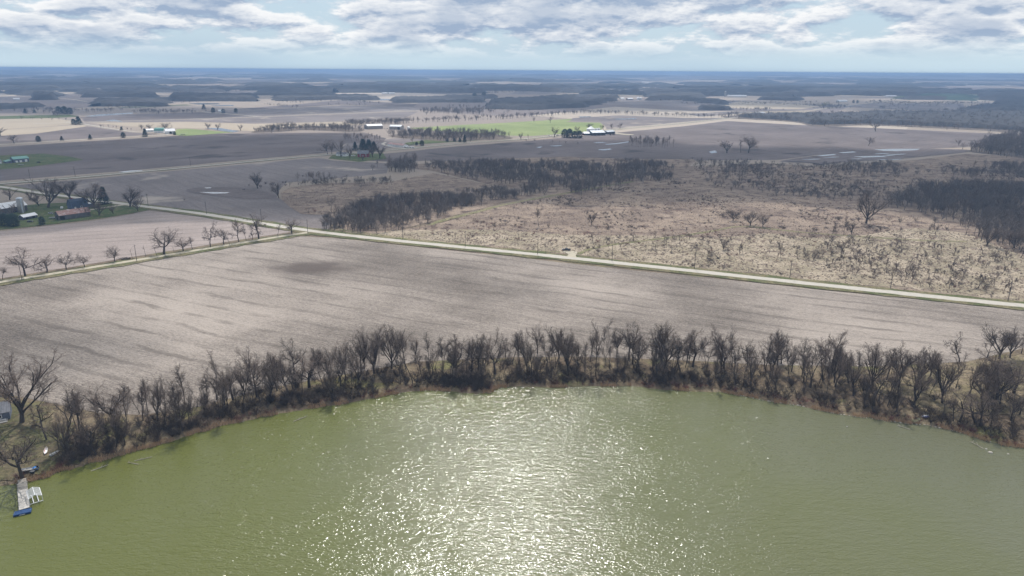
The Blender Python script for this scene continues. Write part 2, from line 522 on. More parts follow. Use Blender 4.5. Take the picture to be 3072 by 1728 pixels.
def hills(x, y):
    rr = np.hypot(x, y)
    k = np.clip((rr - 5200) / 7000, 0, 1); k = k * k * (3 - 2 * k)
    n = vnoise(x / 3800, y / 2300, 3) * 0.6 + vnoise(x / 1500, y / 900, 4) * 0.28 + vnoise(x / 600, y / 420, 5) * 0.12
    n = n * (0.45 + 0.75 * vnoise(x / 7000 + 5.3, y / 26000, 8))
    return k * np.clip(n - 0.16, 0, 0.5) * 185.0 * (0.3 + 0.7 * np.clip((rr - 7000) / 12000, 0, 1))


def axis(lo, hi, step, far, ratio):
    a = list(np.arange(lo, hi + 0.01, step)); s = step
    up = a[-1]
    while up < far:
        s *= ratio; up += s; a.append(up)
    return a


xs_pos = axis(0, 330, 3.0, 34000, 1.06)
xs = np.array([-x for x in xs_pos[:0:-1]] + xs_pos)
ys_ = axis(90, 360, 3.0, 34000, 1.045)
ys = np.array([-700, -250, -60, 30] + ys_)
XX, YY = np.meshgrid(xs, ys)
Q = np.stack([XX.ravel(), YY.ravel()], 1)
Z = hills(Q[:, 0], Q[:, 1])
nearm = (np.abs(Q[:, 0]) < 420) & (Q[:, 1] < 420)
sd = np.full(len(Q), 99.0)
dn = seg_dist(Q[nearm], LAKE); ins_ = inside(Q[nearm], LAKE)
sd[nearm] = np.where(ins_, -dn, dn)
bank = np.interp(sd, [-8, -0.3, 0.6, 2.5, 7, 14], [-2.6, -1.12, -0.80, -0.35, -0.1, 0.0])
bank += np.where((sd > 0) & (sd < 16), (vnoise(Q[:, 0] / 2.5, Q[:, 1] / 2.5, 9) - 0.5) * 0.3, 0)
Z = Z + np.where(nearm, bank, 0)
nx, ny = len(xs), len(ys)
I = np.arange(nx * ny).reshape(ny, nx)
Fq = np.stack([I[:-1, :-1], I[:-1, 1:], I[1:, 1:], I[1:, :-1]], -1).reshape(-1, 4)
tag(link('ground', mesh_np('ground', np.column_stack([Q, Z]), Fq, M['land'], True)), 'open brown and tan farmland stretching to the horizon', kind='structure')


def sheet(name, pts3, mat, kind='structure', label=None):
    v = [Vector(p) for p in pts3]
    tris = tessellate_polygon([v])
    me = bpy.data.meshes.new(name)
    fs = []
    for t in tris:
        a, b, c = (v[i] for i in t)
        fs.append(t if (b - a).cross(c - a).z > 0 else (t[0], t[2], t[1]))
    me.from_pydata([tuple(p) for p in v], [], fs); me.update(); me.materials.append(mat)
    o = link(name, me)
    if label: o['label'] = label
    o['kind'] = kind
    return o


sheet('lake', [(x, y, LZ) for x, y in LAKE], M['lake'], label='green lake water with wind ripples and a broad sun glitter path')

_zc = [0.04]


def pxpoly(pts, z, seed=0, rough=0.0):
    """photo-pixel outline -> ground outline with slightly irregular edges"""
    g = [G(x, y)[:2] for x, y in pts]; r = random.Random(seed); out = []
    for a, b in zip(g, g[1:] + g[:1]):
        L = float(np.hypot(*(b - a))); n = max(1, min(14, int(L / 25))) if rough else 1
        for k in range(n):
            q = a + (b - a) * k / n
            if k and rough: q = q + np.array([r.gauss(0, rough), r.gauss(0, rough)])
            out.append((q[0], q[1], z))
    return out


def closed_curve(pts, sub=6):
    g = [np.array(p, float) for p in pts]; n = len(g); out = []
    for i in range(n):
        p0, p1, p2, p3 = g[i - 1], g[i], g[(i + 1) % n], g[(i + 2) % n]
        for k in range(sub):
            t = k / sub
            out.append(0.5 * (2 * p1 + (p2 - p0) * t + (2 * p0 - 5 * p1 + 4 * p2 - p3) * t * t + (3 * p1 - p0 - 3 * p2 + p3) * t ** 3))
    return out


def gz(q):
    z = np.zeros(len(q)); m = (np.abs(q[:, 0]) < 420) & (q[:, 1] < 420)
    if m.any():
        dd = seg_dist(q[m], SHW, False); dd = np.where(inside(q[m], LAKE), -dd, dd)
        z[m] = np.interp(dd, [-8, -0.3, 0.6, 2.5, 7, 14], [-2.6, -1.12, -0.80, -0.35, -0.1, 0.0])
    return z


def draped(name, pts, mat, label, cell=1.6):
    g = np.array(closed_curve([G(*p)[:2] for p in pts])); lo, hi = g.min(0), g.max(0)
    X, Y = np.meshgrid(np.arange(lo[0], hi[0], cell), np.arange(lo[1], hi[1], cell)); q = np.stack([X.ravel(), Y.ravel()], 1)
    ok = inside(q + (vnoise(q[:, 0] / 4, q[:, 1] / 4, 2)[:, None] - .5) * 5, g)
    I_ = np.arange(X.size).reshape(X.shape); F = np.stack([I_[:-1, :-1], I_[:-1, 1:], I_[1:, 1:], I_[1:, :-1]], -1).reshape(-1, 4)
    z = gz(q) + .16 + (vnoise(q[:, 0] / 2.5, q[:, 1] / 2.5, 9) - .5) * .1
    F = F[ok[F].all(1) & (z[F] > -.72).all(1)]
    return tag(link(name, mesh_np(name, np.column_stack([q, z]), F, M[mat], True)), label, kind='structure')


def field(name, pts, mat, label, rough=1.2, dz=0.006, curve=False):
    _zc[0] += dz
    if curve:
        return sheet(name, [(p[0], p[1], _zc[0]) for p in closed_curve([G(x, y)[:2] + np.random.RandomState(int(x)).randn(2) * rough for x, y in pts])], M[mat], label=label)
    return sheet(name, pxpoly(pts, _zc[0], len(pts), rough), M[mat], label=label)


def ribbon(name, pts, width, mat, label, z, px=True, sub=8, wob=0.0):
    g = [G(x, y)[:2] for x, y in pts] if px else [np.array(p, float) for p in pts]
    # Catmull-Rom
    ext = [2 * g[0] - g[1]] + g + [2 * g[-1] - g[-2]]
    line = []
    for i in range(1, len(ext) - 2):
        p0, p1, p2, p3 = ext[i - 1:i + 3]
        for k in range(sub):
            t = k / sub
            line.append(0.5 * (2 * p1 + (p2 - p0) * t + (2 * p0 - 5 * p1 + 4 * p2 - p3) * t * t + (3 * p1 - p0 - 3 * p2 + p3) * t ** 3))
    line.append(g[-1]); line = np.array(line)
    tn = np.gradient(line, axis=0); tn /= np.linalg.norm(tn, axis=1)[:, None]
    nm = np.stack([-tn[:, 1], tn[:, 0]], 1)
    r = np.random.RandomState(len(pts))
    wd = width / 2 * (1 + wob * r.randn(len(line), 1)) if wob else width / 2
    V, F = [], []
    L_, C_, R2 = line + nm * wd, line, line - nm * wd
    for l, c, rr in zip(L_, C_, R2):
        V += [(*l, z), (*c, z + 0.06), (*rr, z)]
    for i in range(len(line) - 1):
        a = i * 3
        F += [(a + 1, a, a + 3, a + 4), (a + 2, a + 1, a + 4, a + 5)]
    me = mesh_np(name, np.array(V), np.array(F), M[mat])
    return tag(link(name, me), label, kind='structure')


# ------------------------------------------------------------------ fields (photo outlines on the ground)
field('stubble_field', [(-150, 872), (0, 855), (397, 791), (676, 745), (905, 709), (1000, 714), (1421, 759), (2048, 825), (2445, 868), (3072, 933), (3400, 967),
      (3400, 1040), (3072, 1045), (2900, 1085), (2600, 1100), (2300, 1095), (1900, 1075), (1536, 1072), (1250, 1085), (1000, 1130), (800, 1165), (600, 1220), (430, 1245), (300, 1240), (180, 1215), (60, 1190), (-150, 1150)],
      'stub', 'broad pale corn-stubble field between the lakeshore trees and the road', 0.8)
field('bean_field', [(-150, 862), (0, 836), (397, 771), (676, 726), (860, 698), (900, 690), (795, 678), (596, 650), (440, 632), (400, 642), (300, 660), (130, 680), (0, 694), (-150, 706)],
      'stub2', 'small pinkish stubble field between the tree-lined lane and the farmyard', 0.8)
field('field', [(30, 557), (199, 543), (397, 524), (596, 506), (755, 491), (960, 473), (1000, 482), (1170, 490), (1160, 520), (1000, 535), (860, 548), (838, 570), (830, 592), (880, 615), (900, 642),
      (980, 645), (1000, 668), (985, 688), (914, 682), (596, 633), (397, 611), (150, 580)], 'soil2', 'grey-brown field wedged between the two roads beyond the farmyard')
field('field', [(-200, 553), (0, 543), (397, 511), (755, 478), (954, 461), (1010, 455), (1040, 430), (1150, 428), (1160, 415), (1095, 398), (900, 398), (760, 400), (600, 402), (520, 408), (465, 412), (238, 425), (0, 441), (-200, 450)],
      'soil', 'long dark ploughed field above the upper road at the left')
field('field', [(1010, 478), (1155, 461), (1382, 438), (1561, 425), (1648, 417), (1819, 401), (2048, 379), (2180, 363), (2380, 374), (2620, 384), (2960, 400), (3200, 410), (3200, 470), (2960, 440), (2780, 446), (2560, 452),
      (2450, 465), (2330, 480), (2050, 482), (1900, 480), (1700, 472), (1500, 478), (1340, 486), (1290, 482), (1180, 486)], 'soil', 'wide dark field with puddles in front of the silver-roofed farm')
field('field', [(1150, 428), (1040, 430), (1010, 452), (1155, 446), (1382, 424), (1340, 424), (1250, 418), (1160, 414)], 'soil2', 'grey field behind the red house')
field('field', [(1225, 384), (1400, 374), (1500, 369), (1640, 361), (1720, 356), (1700, 366), (1800, 368), (1812, 379), (1800, 396), (1650, 404), (1600, 408), (1500, 406), (1400, 398), (1300, 392)], 'green', 'bright green winter wheat field beyond the farms')
field('field', [(1720, 354), (1860, 346), (2048, 354), (2190, 354), (2048, 366), (1900, 380), (1822, 388), (1814, 377), (1800, 366), (1705, 364)], 'soil2', 'grey field with thin puddles right of the green wheat')
field('field', [(-200, 398), (0, 390), (100, 383), (250, 374), (262, 380), (110, 400), (-200, 420)], 'tan', 'sunlit tan field at the far left')
field('field', [(-200, 366), (0, 358), (160, 355), (240, 366), (252, 372), (100, 382), (0, 389), (-200, 396)], 'tan', 'pale tan stubble field above the left driveway')
field('field', [(-200, 445), (0, 431), (238, 417), (440, 405), (480, 402), (400, 398), (260, 379), (110, 401), (-200, 421)], 'soil', 'dark grass field with scattered evergreens at the left')
field('field', [(262, 368), (400, 380), (500, 384), (620, 386), (760, 394), (830, 392), (1000, 378), (1100, 374), (1020, 366), (760, 372), (560, 366), (420, 368)], 'tan', 'sandy strip of field behind the white farm')
field('field', [(262, 366), (420, 366), (560, 364), (760, 370), (1020, 364), (1220, 352), (1254, 335), (1024, 343), (755, 353), (517, 361)], 'soil2', 'grey field below the distant road')
field('field', [(240, 352), (420, 342), (600, 337), (770, 349), (517, 358), (254, 365)], 'soil', 'brown field beside the long white pond')
field('field', [(604, 333), (760, 330), (1024, 316), (1240, 322), (1260, 330), (1024, 339), (775, 349)], 'soil2', 'rolling grey-brown field beyond the lone farmhouse')
field('field', [(700, 328), (900, 312), (1024, 300), (1250, 312), (1240, 320), (1024, 314), (760, 329)], 'soil', 'dark far field right of the pond strip')
field('field', [(-200, 350), (0, 348), (210, 344), (240, 350), (160, 354), (0, 357), (-200, 364)], 'lawn', 'dull green pasture at the far left')
for pts, mt, lb in (
        ([(2183, 340), (2300, 334), (2450, 331), (2400, 340), (2250, 345)], 'tan', 'pale field behind the right-hand wood'),
        ([(2060, 342), (2180, 335), (2300, 333), (2180, 344), (2100, 350)], 'soil2', 'narrow grey field left of the right-hand wood'),
        ([(2120, 322), (2220, 304), (2400, 312), (2460, 320), (2400, 328), (2250, 326)], 'tan', 'pinkish far field left of the pale willow'),
        ([(2520, 320), (2620, 309), (2890, 311), (2895, 330), (2800, 333), (2640, 326)], 'soil2', 'long mauve field right of the pale willow'),
        ([(2330, 285), (2440, 280), (2680, 283), (2640, 291), (2420, 288)], 'tan', 'thin pale strip of far field at the right'),
        ([(2670, 295), (2720, 283), (2760, 292), (2730, 300)], 'lawn', 'small green far meadow beside the pines'),
        ([(1660, 283), (1760, 277), (1980, 285), (1960, 290), (1760, 288)], 'tan', 'sunlit sand-coloured far field in the middle distance'),
        ([(1520, 283), (1560, 273), (1700, 276), (1650, 284)], 'soil2', 'far grey field left of the sandy strip'),
        ([(1760, 306), (1900, 300), (2060, 304), (2060, 318), (1850, 316)], 'soil2', 'far field in front of the white sheds'),
        ([(0, 280), (60, 276), (180, 270), (300, 272), (180, 284), (0, 290)], 'tan', 'tan far field at the far left'),
        ([(420, 276), (560, 268), (760, 274), (900, 280), (760, 284), (560, 282)], 'soil2', 'far brown field left of the distant dark wood'),
        ([(1640, 372), (1560, 366), (1600, 364), (1720, 362)], 'green', 'corner of green wheat beside two bare trees'),
        ([(830, 243), (1000, 240), (1010, 255), (900, 256)], 'tan', 'very far pink field near the skyline at the left'),
        ([(480, 240), (700, 236), (760, 240), (600, 244)], 'tan', 'very far pale field under the left skyline'),
        ([(2200, 246), (2340, 238), (2430, 242), (2300, 247)], 'tan', 'very far pale field under the right skyline'),
        ([(2880, 252), (3072, 245), (3200, 247), (3200, 258), (2960, 262)], 'soil2', 'far mauve field at the right edge')):
    field('field', pts, mt, lb, 0, 0.006)

field('marsh', [(1180, 500), (1290, 512), (1500, 560), (1700, 592), (1900, 552), (2060, 552), (2080, 478), (1900, 478), (1700, 470), (1500, 476), (1340, 484)], 'marsh', 'tan grass under the long dark thicket')
field('marsh', [(842, 578), (872, 562), (980, 550), (1170, 547), (1300, 520), (1500, 562), (1650, 583), (1500, 610), (1330, 655), (1200, 690), (1040, 693), (1002, 668), (984, 645), (905, 643), (870, 622), (847, 602)],
      'marsh', 'tan dead-grass marsh behind the dark brush strip')
field('marsh', [(990, 698), (1421, 739), (2048, 804), (2445, 847), (3072, 911), (3400, 945), (3400, 490), (3072, 470), (2900, 462), (2700, 485), (2450, 500), (2300, 490), (2050, 500), (2040, 545), (1900, 548), (1692, 588), (1500, 615), (1330, 668), (1200, 692), (1040, 694)],
      'marsh', 'wide reddish-tan marsh of dead grass right of the road', 1.0)
field('meadow', [(1100, 706), (1421, 735), (2048, 800), (2445, 843), (3072, 907), (3400, 941), (3400, 760), (3072, 770), (2900, 700), (2750, 685), (2600, 705), (2450, 715), (2300, 700), (2150, 715), (1950, 708), (1700, 705), (1500, 690), (1300, 690), (1180, 692)],
      'marsh_y', 'sunlit pale yellow dry-grass meadow along the road', 3.0)
field('lawn', [(-150, 708), (0, 690), (130, 677), (200, 668), (300, 656), (400, 640), (450, 630), (400, 622), (330, 614), (220, 608), (120, 612), (-150, 640)], 'lawn', 'green farmyard lawn around the blue-roofed house', 0.8)
field('lawn', [(-150, 512), (0, 509), (100, 500), (175, 490), (250, 480), (205, 470), (130, 461), (0, 467), (-150, 472)], 'lawn', 'green yard around the green-roofed shed', 0.8)
field('lawn', [(985, 476), (1080, 486), (1160, 476), (1150, 460), (1080, 462), (1000, 464)], 'lawn', 'green lawn in front of the red house', 0.5)
field('lawn', [(520, 405), (560, 408), (640, 402), (700, 397), (640, 393), (560, 386), (530, 388)], 'green', 'green yard right of the white farm', 0.5)
field('lawn', [(1200, 438), (1300, 430), (1400, 424), (1540, 414), (1520, 408), (1400, 410), (1300, 418), (1220, 428)], 'lawn', 'green roadside lawn below the wood', 0.5)
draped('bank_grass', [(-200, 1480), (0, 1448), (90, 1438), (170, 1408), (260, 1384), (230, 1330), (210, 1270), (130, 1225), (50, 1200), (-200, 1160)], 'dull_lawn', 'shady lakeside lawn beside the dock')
draped('bank_grass', [(2560, 1165), (2700, 1195), (2760, 1240), (2800, 1262), (2880, 1240), (3072, 1260), (3300, 1290), (3300, 1060), (3072, 1060), (2930, 1085), (2800, 1110)], 'litter', 'dry yellow grass clearing under the right-hand shore trees')
field('mud', [(2330, 482), (2450, 466), (2560, 453), (2780, 447), (2850, 452), (2700, 478), (2560, 485), (2450, 495), (2400, 490)], 'soil', 'dark wet mud flat in front of the marsh', 9, curve=True)
field('mud', [(560, 572), (640, 562), (760, 566), (830, 590), (760, 596), (640, 586)], 'soil', 'damp dark soil around field puddles', 3, curve=True)

_pz = _zc[0] + 0.01
for k, (pts, lb) in enumerate((
        ([(252, 349), (300, 343), (360, 340), (398, 338), (400, 341), (350, 345), (280, 350)], 'long white pond in the brown field at the left'),
        ([(316, 362), (340, 359), (368, 364), (360, 366)], 'small pale pond below the long white pond'),
        ([(565, 311), (600, 309), (655, 310), (660, 313), (600, 314)], 'thin far pond, upper of two by the dark wood'),
        ([(630, 316), (700, 315), (702, 318), (650, 318)], 'thin far pond, lower of two by the dark wood'),
        ([(494, 308), (518, 306), (520, 309), (500, 310)], 'small far pond left of the dark wood'),
        ([(470, 293), (518, 292), (520, 294), (475, 295)], 'very far sliver of pond in front of the dark wood'),
        ([(612, 384), (660, 384), (700, 391), (720, 393), (700, 397), (670, 394), (640, 388)], 'pond right of the green-roofed farm'),
        ([(1024, 299), (1090, 296), (1188, 297), (1180, 301), (1024, 302)], 'long far pond in the middle distance'),
        ([(1606, 442), (1628, 440), (1620, 444)], 'small puddle in the dark field'),
        ([(1648, 438), (1680, 436), (1690, 438), (1660, 440)], 'flat puddle in the dark field, left of the poplars'),
        ([(1780, 428), (1810, 427), (1820, 429), (1790, 430)], 'upper puddle left of the poplars'),
        ([(1815, 433), (1850, 430), (1885, 425), (1888, 427), (1850, 433), (1820, 435)], 'curved puddle left of the poplars'),
        ([(1794, 449), (1812, 448), (1830, 446), (1836, 449), (1815, 452), (1798, 451)], 'bright forked puddle below the poplars'),
        ([(2622, 449), (2680, 447), (2760, 447), (2750, 451), (2690, 454), (2650, 453)], 'long bright pool at the edge of the mud flat'),
        ([(2450, 467), (2500, 463), (2510, 465), (2470, 469)], 'left puddle on the mud flat'),
        ([(2515, 458), (2560, 455), (2570, 457), (2530, 460)], 'upper puddle on the mud flat'),
        ([(2560, 470), (2640, 468), (2660, 471), (2590, 473)], 'lower puddle on the mud flat'),
        ([(2125, 456), (2145, 452), (2152, 458), (2135, 461)], 'small puddle beside the big bare tree'),
        ([(355, 517), (395, 512), (430, 512), (420, 516), (380, 519)], 'puddle beside the upper road'),
        ([(598, 577), (630, 577), (690, 578), (680, 581), (640, 582)], 'puddle in the wedge field'),
        ([(612, 564), (630, 563), (636, 565), (618, 566)], 'small puddle above the wedge-field puddle'),
        ([(1735, 350), (1770, 349), (1775, 351), (1740, 353)], 'thin puddle right of the green wheat'),
        ([(1840, 357), (1905, 355), (1910, 358), (1850, 359)], 'thin puddle in the far grey field'))):
    sheet('pond', pxpoly(pts, _pz + 0.002 * k, k, 0.6 if k < 8 else 0.3), M['pond'], label=lb)

_rp = random.Random(6)
for k in range(9):
    x, y = _rp.uniform(2400, 2760), _rp.uniform(456, 484); y = max(y, 487 - (x - 2330) * .09); l = _rp.uniform(8, 34)
    sheet('pond', [(p[0], p[1], _pz + .05 + .002 * k) for p in closed_curve([G(x - l, y + .6)[:2], G(x, y - .7)[:2], G(x + l, y - 1.0)[:2], G(x + l * .5, y + .6)[:2], G(x, y + .9)[:2]])], M['pond'], label='thin sliver of water on the mud flat and marsh edge')
# ------------------------------------------------------------------ roads
RZ = _pz + 0.08
MAIN = [(-500, 500), (-200, 538), (0, 561), (99, 576), (334, 608), (596, 641), (914, 691), (1180, 722), (1421, 746), (1708, 775), (2048, 811), (2445, 854), (2843, 896), (3072, 919), (3500, 960)]
LANE = [(-300, 897), (0, 848), (119, 829), (397, 784), (676, 738), (835, 712), (922, 699)]
ROAD2 = [(-200, 566), (0, 552), (199, 536), (397, 518), (596, 500), (755, 485), (954, 467), (1155, 452), (1382, 431), (1561, 418), (1648, 409), (1819, 391), (2048, 370), (2179, 355), (2300, 343)]
ROAD3 = [(-200, 446), (0, 435), (238, 420), (400, 411), (465, 408), (497, 405), (505, 402), (480, 398), (397, 395), (320, 384), (254, 373), (200, 366)]
ROAD4 = [(100, 372), (254, 367), (517, 359), (755, 351), (1024, 341), (1254, 332)]
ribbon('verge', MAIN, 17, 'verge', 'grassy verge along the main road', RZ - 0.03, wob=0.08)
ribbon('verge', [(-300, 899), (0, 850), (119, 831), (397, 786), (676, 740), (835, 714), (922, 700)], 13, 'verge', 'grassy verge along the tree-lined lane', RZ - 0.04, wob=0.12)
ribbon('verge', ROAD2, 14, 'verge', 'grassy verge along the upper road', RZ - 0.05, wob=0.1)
ribbon('road', MAIN, 7.6, 'road', 'pale main country road crossing the whole view', RZ)
ribbon('lane', LANE, 4.8, 'gravel', 'narrow pale lane lined with bare trees', RZ + 0.03)
ribbon('road', ROAD2, 6.6, 'road', 'upper pale road running to the silver-roofed farm', RZ + 0.05)
ribbon('driveway', ROAD3, 6.0, 'road', 'curving pale drive to the white farm', RZ + 0.02)
ribbon('road', ROAD4, 8.0, 'road', 'far thin road across the left fields', RZ + 0.02)
ribbon('road', [(604, 335), (690, 343), (775, 350)], 7, 'road', 'short far road joining by the lone farmhouse', RZ + 0.03)
ribbon('road', [(2440, 330), (2530, 318), (2620, 308), (2720, 296), (2750, 290)], 12, 'gravel', 'far pale road past the willow', RZ + 0.03)
ribbon('road', [(170, 294), (220, 299), (260, 305)], 10, 'gravel', 'far lane at the left', RZ + 0.02)
ribbon('driveway', [(1250, 447), (1190, 444), (1150, 434), (1156, 428)], 5, 'road', 'short drive to the long white shed', RZ + 0.08)
ribbon('driveway', [(1842, 400), (1880, 404), (1900, 405)], 16, 'gravel', 'gravel yard of the silver-roofed farm', RZ + 0.01)
ribbon('driveway', [(402, 619), (375, 616), (330, 622), (290, 628), (255, 634)], 4, 'gravel', 'farmyard driveway from the main road', RZ + 0.09)
_zc[0] = RZ + 0.02
field('parking_area', [(1693, 753.6), (1715, 754), (1732, 757.5), (1731, 762), (1727, 768), (1731, 776), (1693, 773), (1704, 768), (1706, 764), (1697, 760), (1688, 757)], 'gravel', 'pale gravel pull-off beside the main road', 0, 0.01)
ribbon('track', [(1290, 676), (1330, 662), (1420, 640), (1500, 618), (1600, 598), (1700, 580), (1800, 562), (1900, 545)], 5.0, 'track', 'straight grassy track beside the brush strip', RZ - 0.045, wob=0.12)
ribbon('track', [(1735, 764), (1760, 752), (1800, 742), (1860, 732), (1960, 720), (2050, 708), (2150, 692), (2200, 682), (2260, 682), (2330, 690), (2430, 700), (2600, 712), (2760, 722), (2900, 726)], 3.4, 'track', 'winding mown track through the marsh', RZ - 0.02, wob=0.15)
ribbon('track', [(1020, 690), (1120, 704), (1250, 722), (1400, 740), (1560, 752), (1680, 757)], 2.6, 'track', 'faint ditch line parallel to the main road', RZ - 0.03, wob=0.25)


# ------------------------------------------------------------------ bare trees
def tubes(S, n):
    """S (m,8): p0 p1 r0 r1 -> open prisms with n sides"""
    S = np.asarray(S, float)
    p0, p1, r0, r1 = S[:, :3], S[:, 3:6], S[:, 6:7], S[:, 7:8]
    dd = p1 - p0; dd /= np.linalg.norm(dd, axis=1)[:, None] + 1e-9
    hlp = np.where(np.abs(dd[:, 2:3]) < 0.9, [[0, 0, 1.0]], [[0, 1.0, 0]])
    a = np.cross(dd, hlp); a /= np.linalg.norm(a, axis=1)[:, None]; b = np.cross(dd, a)
    th = np.arange(n) * 2 * math.pi / n
    ring = np.cos(th)[None, :, None] * a[:, None] + np.sin(th)[None, :, None] * b[:, None]
    V = np.concatenate([p0[:, None] + ring * r0[:, None], p1[:, None] + ring * r1[:, None]], 1)   # m,2n,3
    m = len(S); base_ = (np.arange(m) * 2 * n)[:, None, None]
    i = np.arange(n); j = (i + 1) % n
    F = base_ + np.stack([i, j, n + j, n + i], -1)[None]
    return V.reshape(-1, 3), F.reshape(-1, 4)


def cat(parts):
    V, F, o = [], [], 0
    for v, f in parts:
        V.append(v); F.append(f + o); o += len(v)
    return np.concatenate(V), np.concatenate(F)


KIND = {  # per level: children, angle, child length ratio, wiggle, up-bend, first child position
    'oak':     dict(L0=0.46, r0=0.026, n=[9, 7, 6, 6], ang=[62, 48, 46, 42], lr=[1.05, 0.52, 0.52, 0.55], wig=[.05, .14, .18, .20, .20], up=[.03, .11, .07, .04, .03], st=[.45, .25, .2, .2], ns=[5, 6, 4, 3, 2]),
    'vase':    dict(L0=0.27, r0=0.026, n=[8, 8, 6, 6], ang=[24, 29, 34, 38], lr=[2.45, 0.42, 0.5, 0.55], wig=[.04, .09, .13, .16, .18], up=[.05, .05, .08, .06, .04], st=[.5, .30, .2, .2], ns=[4, 7, 4, 3, 2]),
    'slender': dict(L0=0.86, r0=0.0145, n=[12, 7, 5, 4], ang=[50, 46, 44, 42], lr=[0.40, 0.5, 0.55, 0.55], wig=[.07, .15, .18, .2, .2], up=[.05, .15, .07, .04, .03], st=[.52, .25, .2, .2], ns=[9, 4, 3, 2, 2]),
    'forked':  dict(L0=0.20, r0=0.022, n=[3, 13, 6, 5], ang=[20, 38, 40, 38], lr=[3.9, 0.27, 0.5, 0.55], wig=[.08, .12, .16, .2, .2], up=[.03, .05, .10, .05, .03], st=[.7, .35, .2, .2], ns=[3, 9, 4, 3, 2]),
    'crooked': dict(L0=0.62, r0=0.024, n=[7, 7, 6, 5], ang=[58, 52, 50, 45], lr=[0.58, 0.5, 0.5, 0.5], wig=[.17, .26, .28, .26, .26], up=[.08, .06, .02, .0, .0], st=[.35, .3, .2, .2], ns=[7, 5, 4, 3, 2]),
    'shrub':   dict(L0=0.10, r0=0.020, n=[11, 5, 4, 3], ang=[36, 30, 32, 34], lr=[8.0, 0.42, 0.5, 0.5], wig=[.1, .13, .17, .2, .2], up=[.0, .05, .05, .03, .02], st=[.5, .2, .2, .2], ns=[2, 5, 3, 2, 2]),
    'snag':    dict(L0=0.9, r0=0.018, n=[4, 2, 0, 0], ang=[55, 45, 40, 40], lr=[0.25, 0.5, 0.5, 0.5], wig=[.09, .3, .3, .3, .3], up=[.03, 0, 0, 0, 0], st=[.6, .3, .2, .2], ns=[7, 3, 2, 2, 2]),
}


def grow_tree(kind, seed, depth=4, rmin=0.0011, thin=1.0):
    """unit-height skeleton; returns (trunk V,F), (crown V,F)"""
    K = KIND[kind]; rg = random.Random(seed); segs = [[] for _ in range(5)]

    def unit(v):
        return v / (np.linalg.norm(v) + 1e-9)

    def rnd3():
        return np.array([rg.gauss(0, 1), rg.gauss(0, 1), rg.gauss(0, 1)])

    def go(p, dv, L, r, lev):
        ns = K['ns'][lev]; st = L / ns; rend = max(r * (0.45 if lev else 0.5), rmin * 0.7)
        nodes = []
        for i in range(ns):
            dv = unit(dv + rnd3() * K['wig'][lev] + np.array([0, 0, K['up'][lev]]))
            q = p + dv * st
            ra = r + (rend - r) * i / ns; rb = r + (rend - r) * (i + 1) / ns
            segs[lev].append((*p, *q, max(ra, rmin), max(rb, rmin)))
            if (i + 1) / ns >= K['st'][lev] if lev < 4 else False: nodes.append((q, dv, rb, (i + 1) / ns))
            p = q
        if lev >= depth or not nodes: return
        nc = max(1, int(round(K['n'][lev] * rg.uniform(0.8, 1.25) * (thin if lev else 1)))) if K['n'][lev] else 0
        az = rg.uniform(0, 6.28)
        for c in range(nc):
            q, dn_, rb, tt = nodes[c % len(nodes)] if nc >= len(nodes) else nodes[int((c + rg.random()) * len(nodes) / nc)]
            az += 2.4 + rg.uniform(-.5, .5)
            s = unit(np.cross(dn_, (0.3, 0.9, 0.1))); u = np.cross(s, dn_)
            an = R_(K['ang'][lev] * rg.uniform(0.6, 1.3))
            if lev == 0 and kind in ('oak', 'slender'): an *= 1.15 - 0.5 * tt
            cd = unit(dn_ * math.cos(an) + (s * math.cos(az) + u * math.sin(az)) * math.sin(an))
            if lev == 0: cd[2] = max(cd[2], 0.05)
            ln = L * K['lr'][lev] * rg.uniform(0.7, 1.2)
            if lev or kind == 'slender': ln *= 1.15 - 0.55 * tt
            go(q - dn_ * 0.0, cd, ln, rb * (0.62 if lev else 0.66), lev + 1)

    lean = np.array([rg.gauss(0, .05), rg.gauss(0, .05), 1.0])
    go(np.array([0, 0, -0.01]), unit(lean), K['L0'], K['r0'], 0)
    top = max(s[5] for l in segs for s in l)
    tr = [tubes(segs[0], 6)]
    if segs[1]: tr.append(tubes(segs[1], 5 if depth > 2 else 3))
    crown = [s for l in segs[2:] for s in l]
    trunk = cat(tr)
    cr = tubes(crown, 3) if crown else None
    if cr is None: cr = (trunk[0][:8] * 0.2, trunk[1][:1])
    return (trunk[0] / top, trunk[1]), (cr[0] / top, cr[1])


def conifer(seed, shape='spruce', dens=1.0):
    rg = np.random.RandomState(seed)
    trunk = tubes([(0, 0, -.01, 0, 0, .97, .016, .003)], 6)
    n = int(760 * dens)
    t = rg.rand(n) ** 0.75
    if shape == 'spruce': z = 0.06 + 0.93 * t; rad = 0.23 * (1 - t) ** 0.85 + 0.012
    else: z = 0.03 + 0.95 * t; rad = 0.21 * np.sqrt(np.clip(1 - (1.75 * t - 0.75) ** 2, 0.02, 1))
    az = rg.rand(n) * 6.283
    lump = 0.8 + 0.35 * vnoise(az * 1.6, z * 9, seed)
    r = rad * lump * (0.55 + 0.5 * rg.rand(n))
    c = np.stack([np.cos(az) * r, np.sin(az) * r, z - r * 0.25 + rg.randn(n) * .008], 1)
    out = np.stack([np.cos(az), np.sin(az), -0.35 + rg.randn(n) * .2], 1)
    side = np.stack([-np.sin(az), np.cos(az), rg.randn(n) * .3], 1)
    L = (0.035 + 0.045 * rg.rand(n))[:, None]; W = (0.016 + 0.02 * rg.rand(n))[:, None]
    V = np.stack([c - out * L, c + side * W, c + out * L, c - side * W], 1).reshape(-1, 3)
    return trunk, (V, np.arange(n * 4).reshape(-1, 4))


VAR = {}


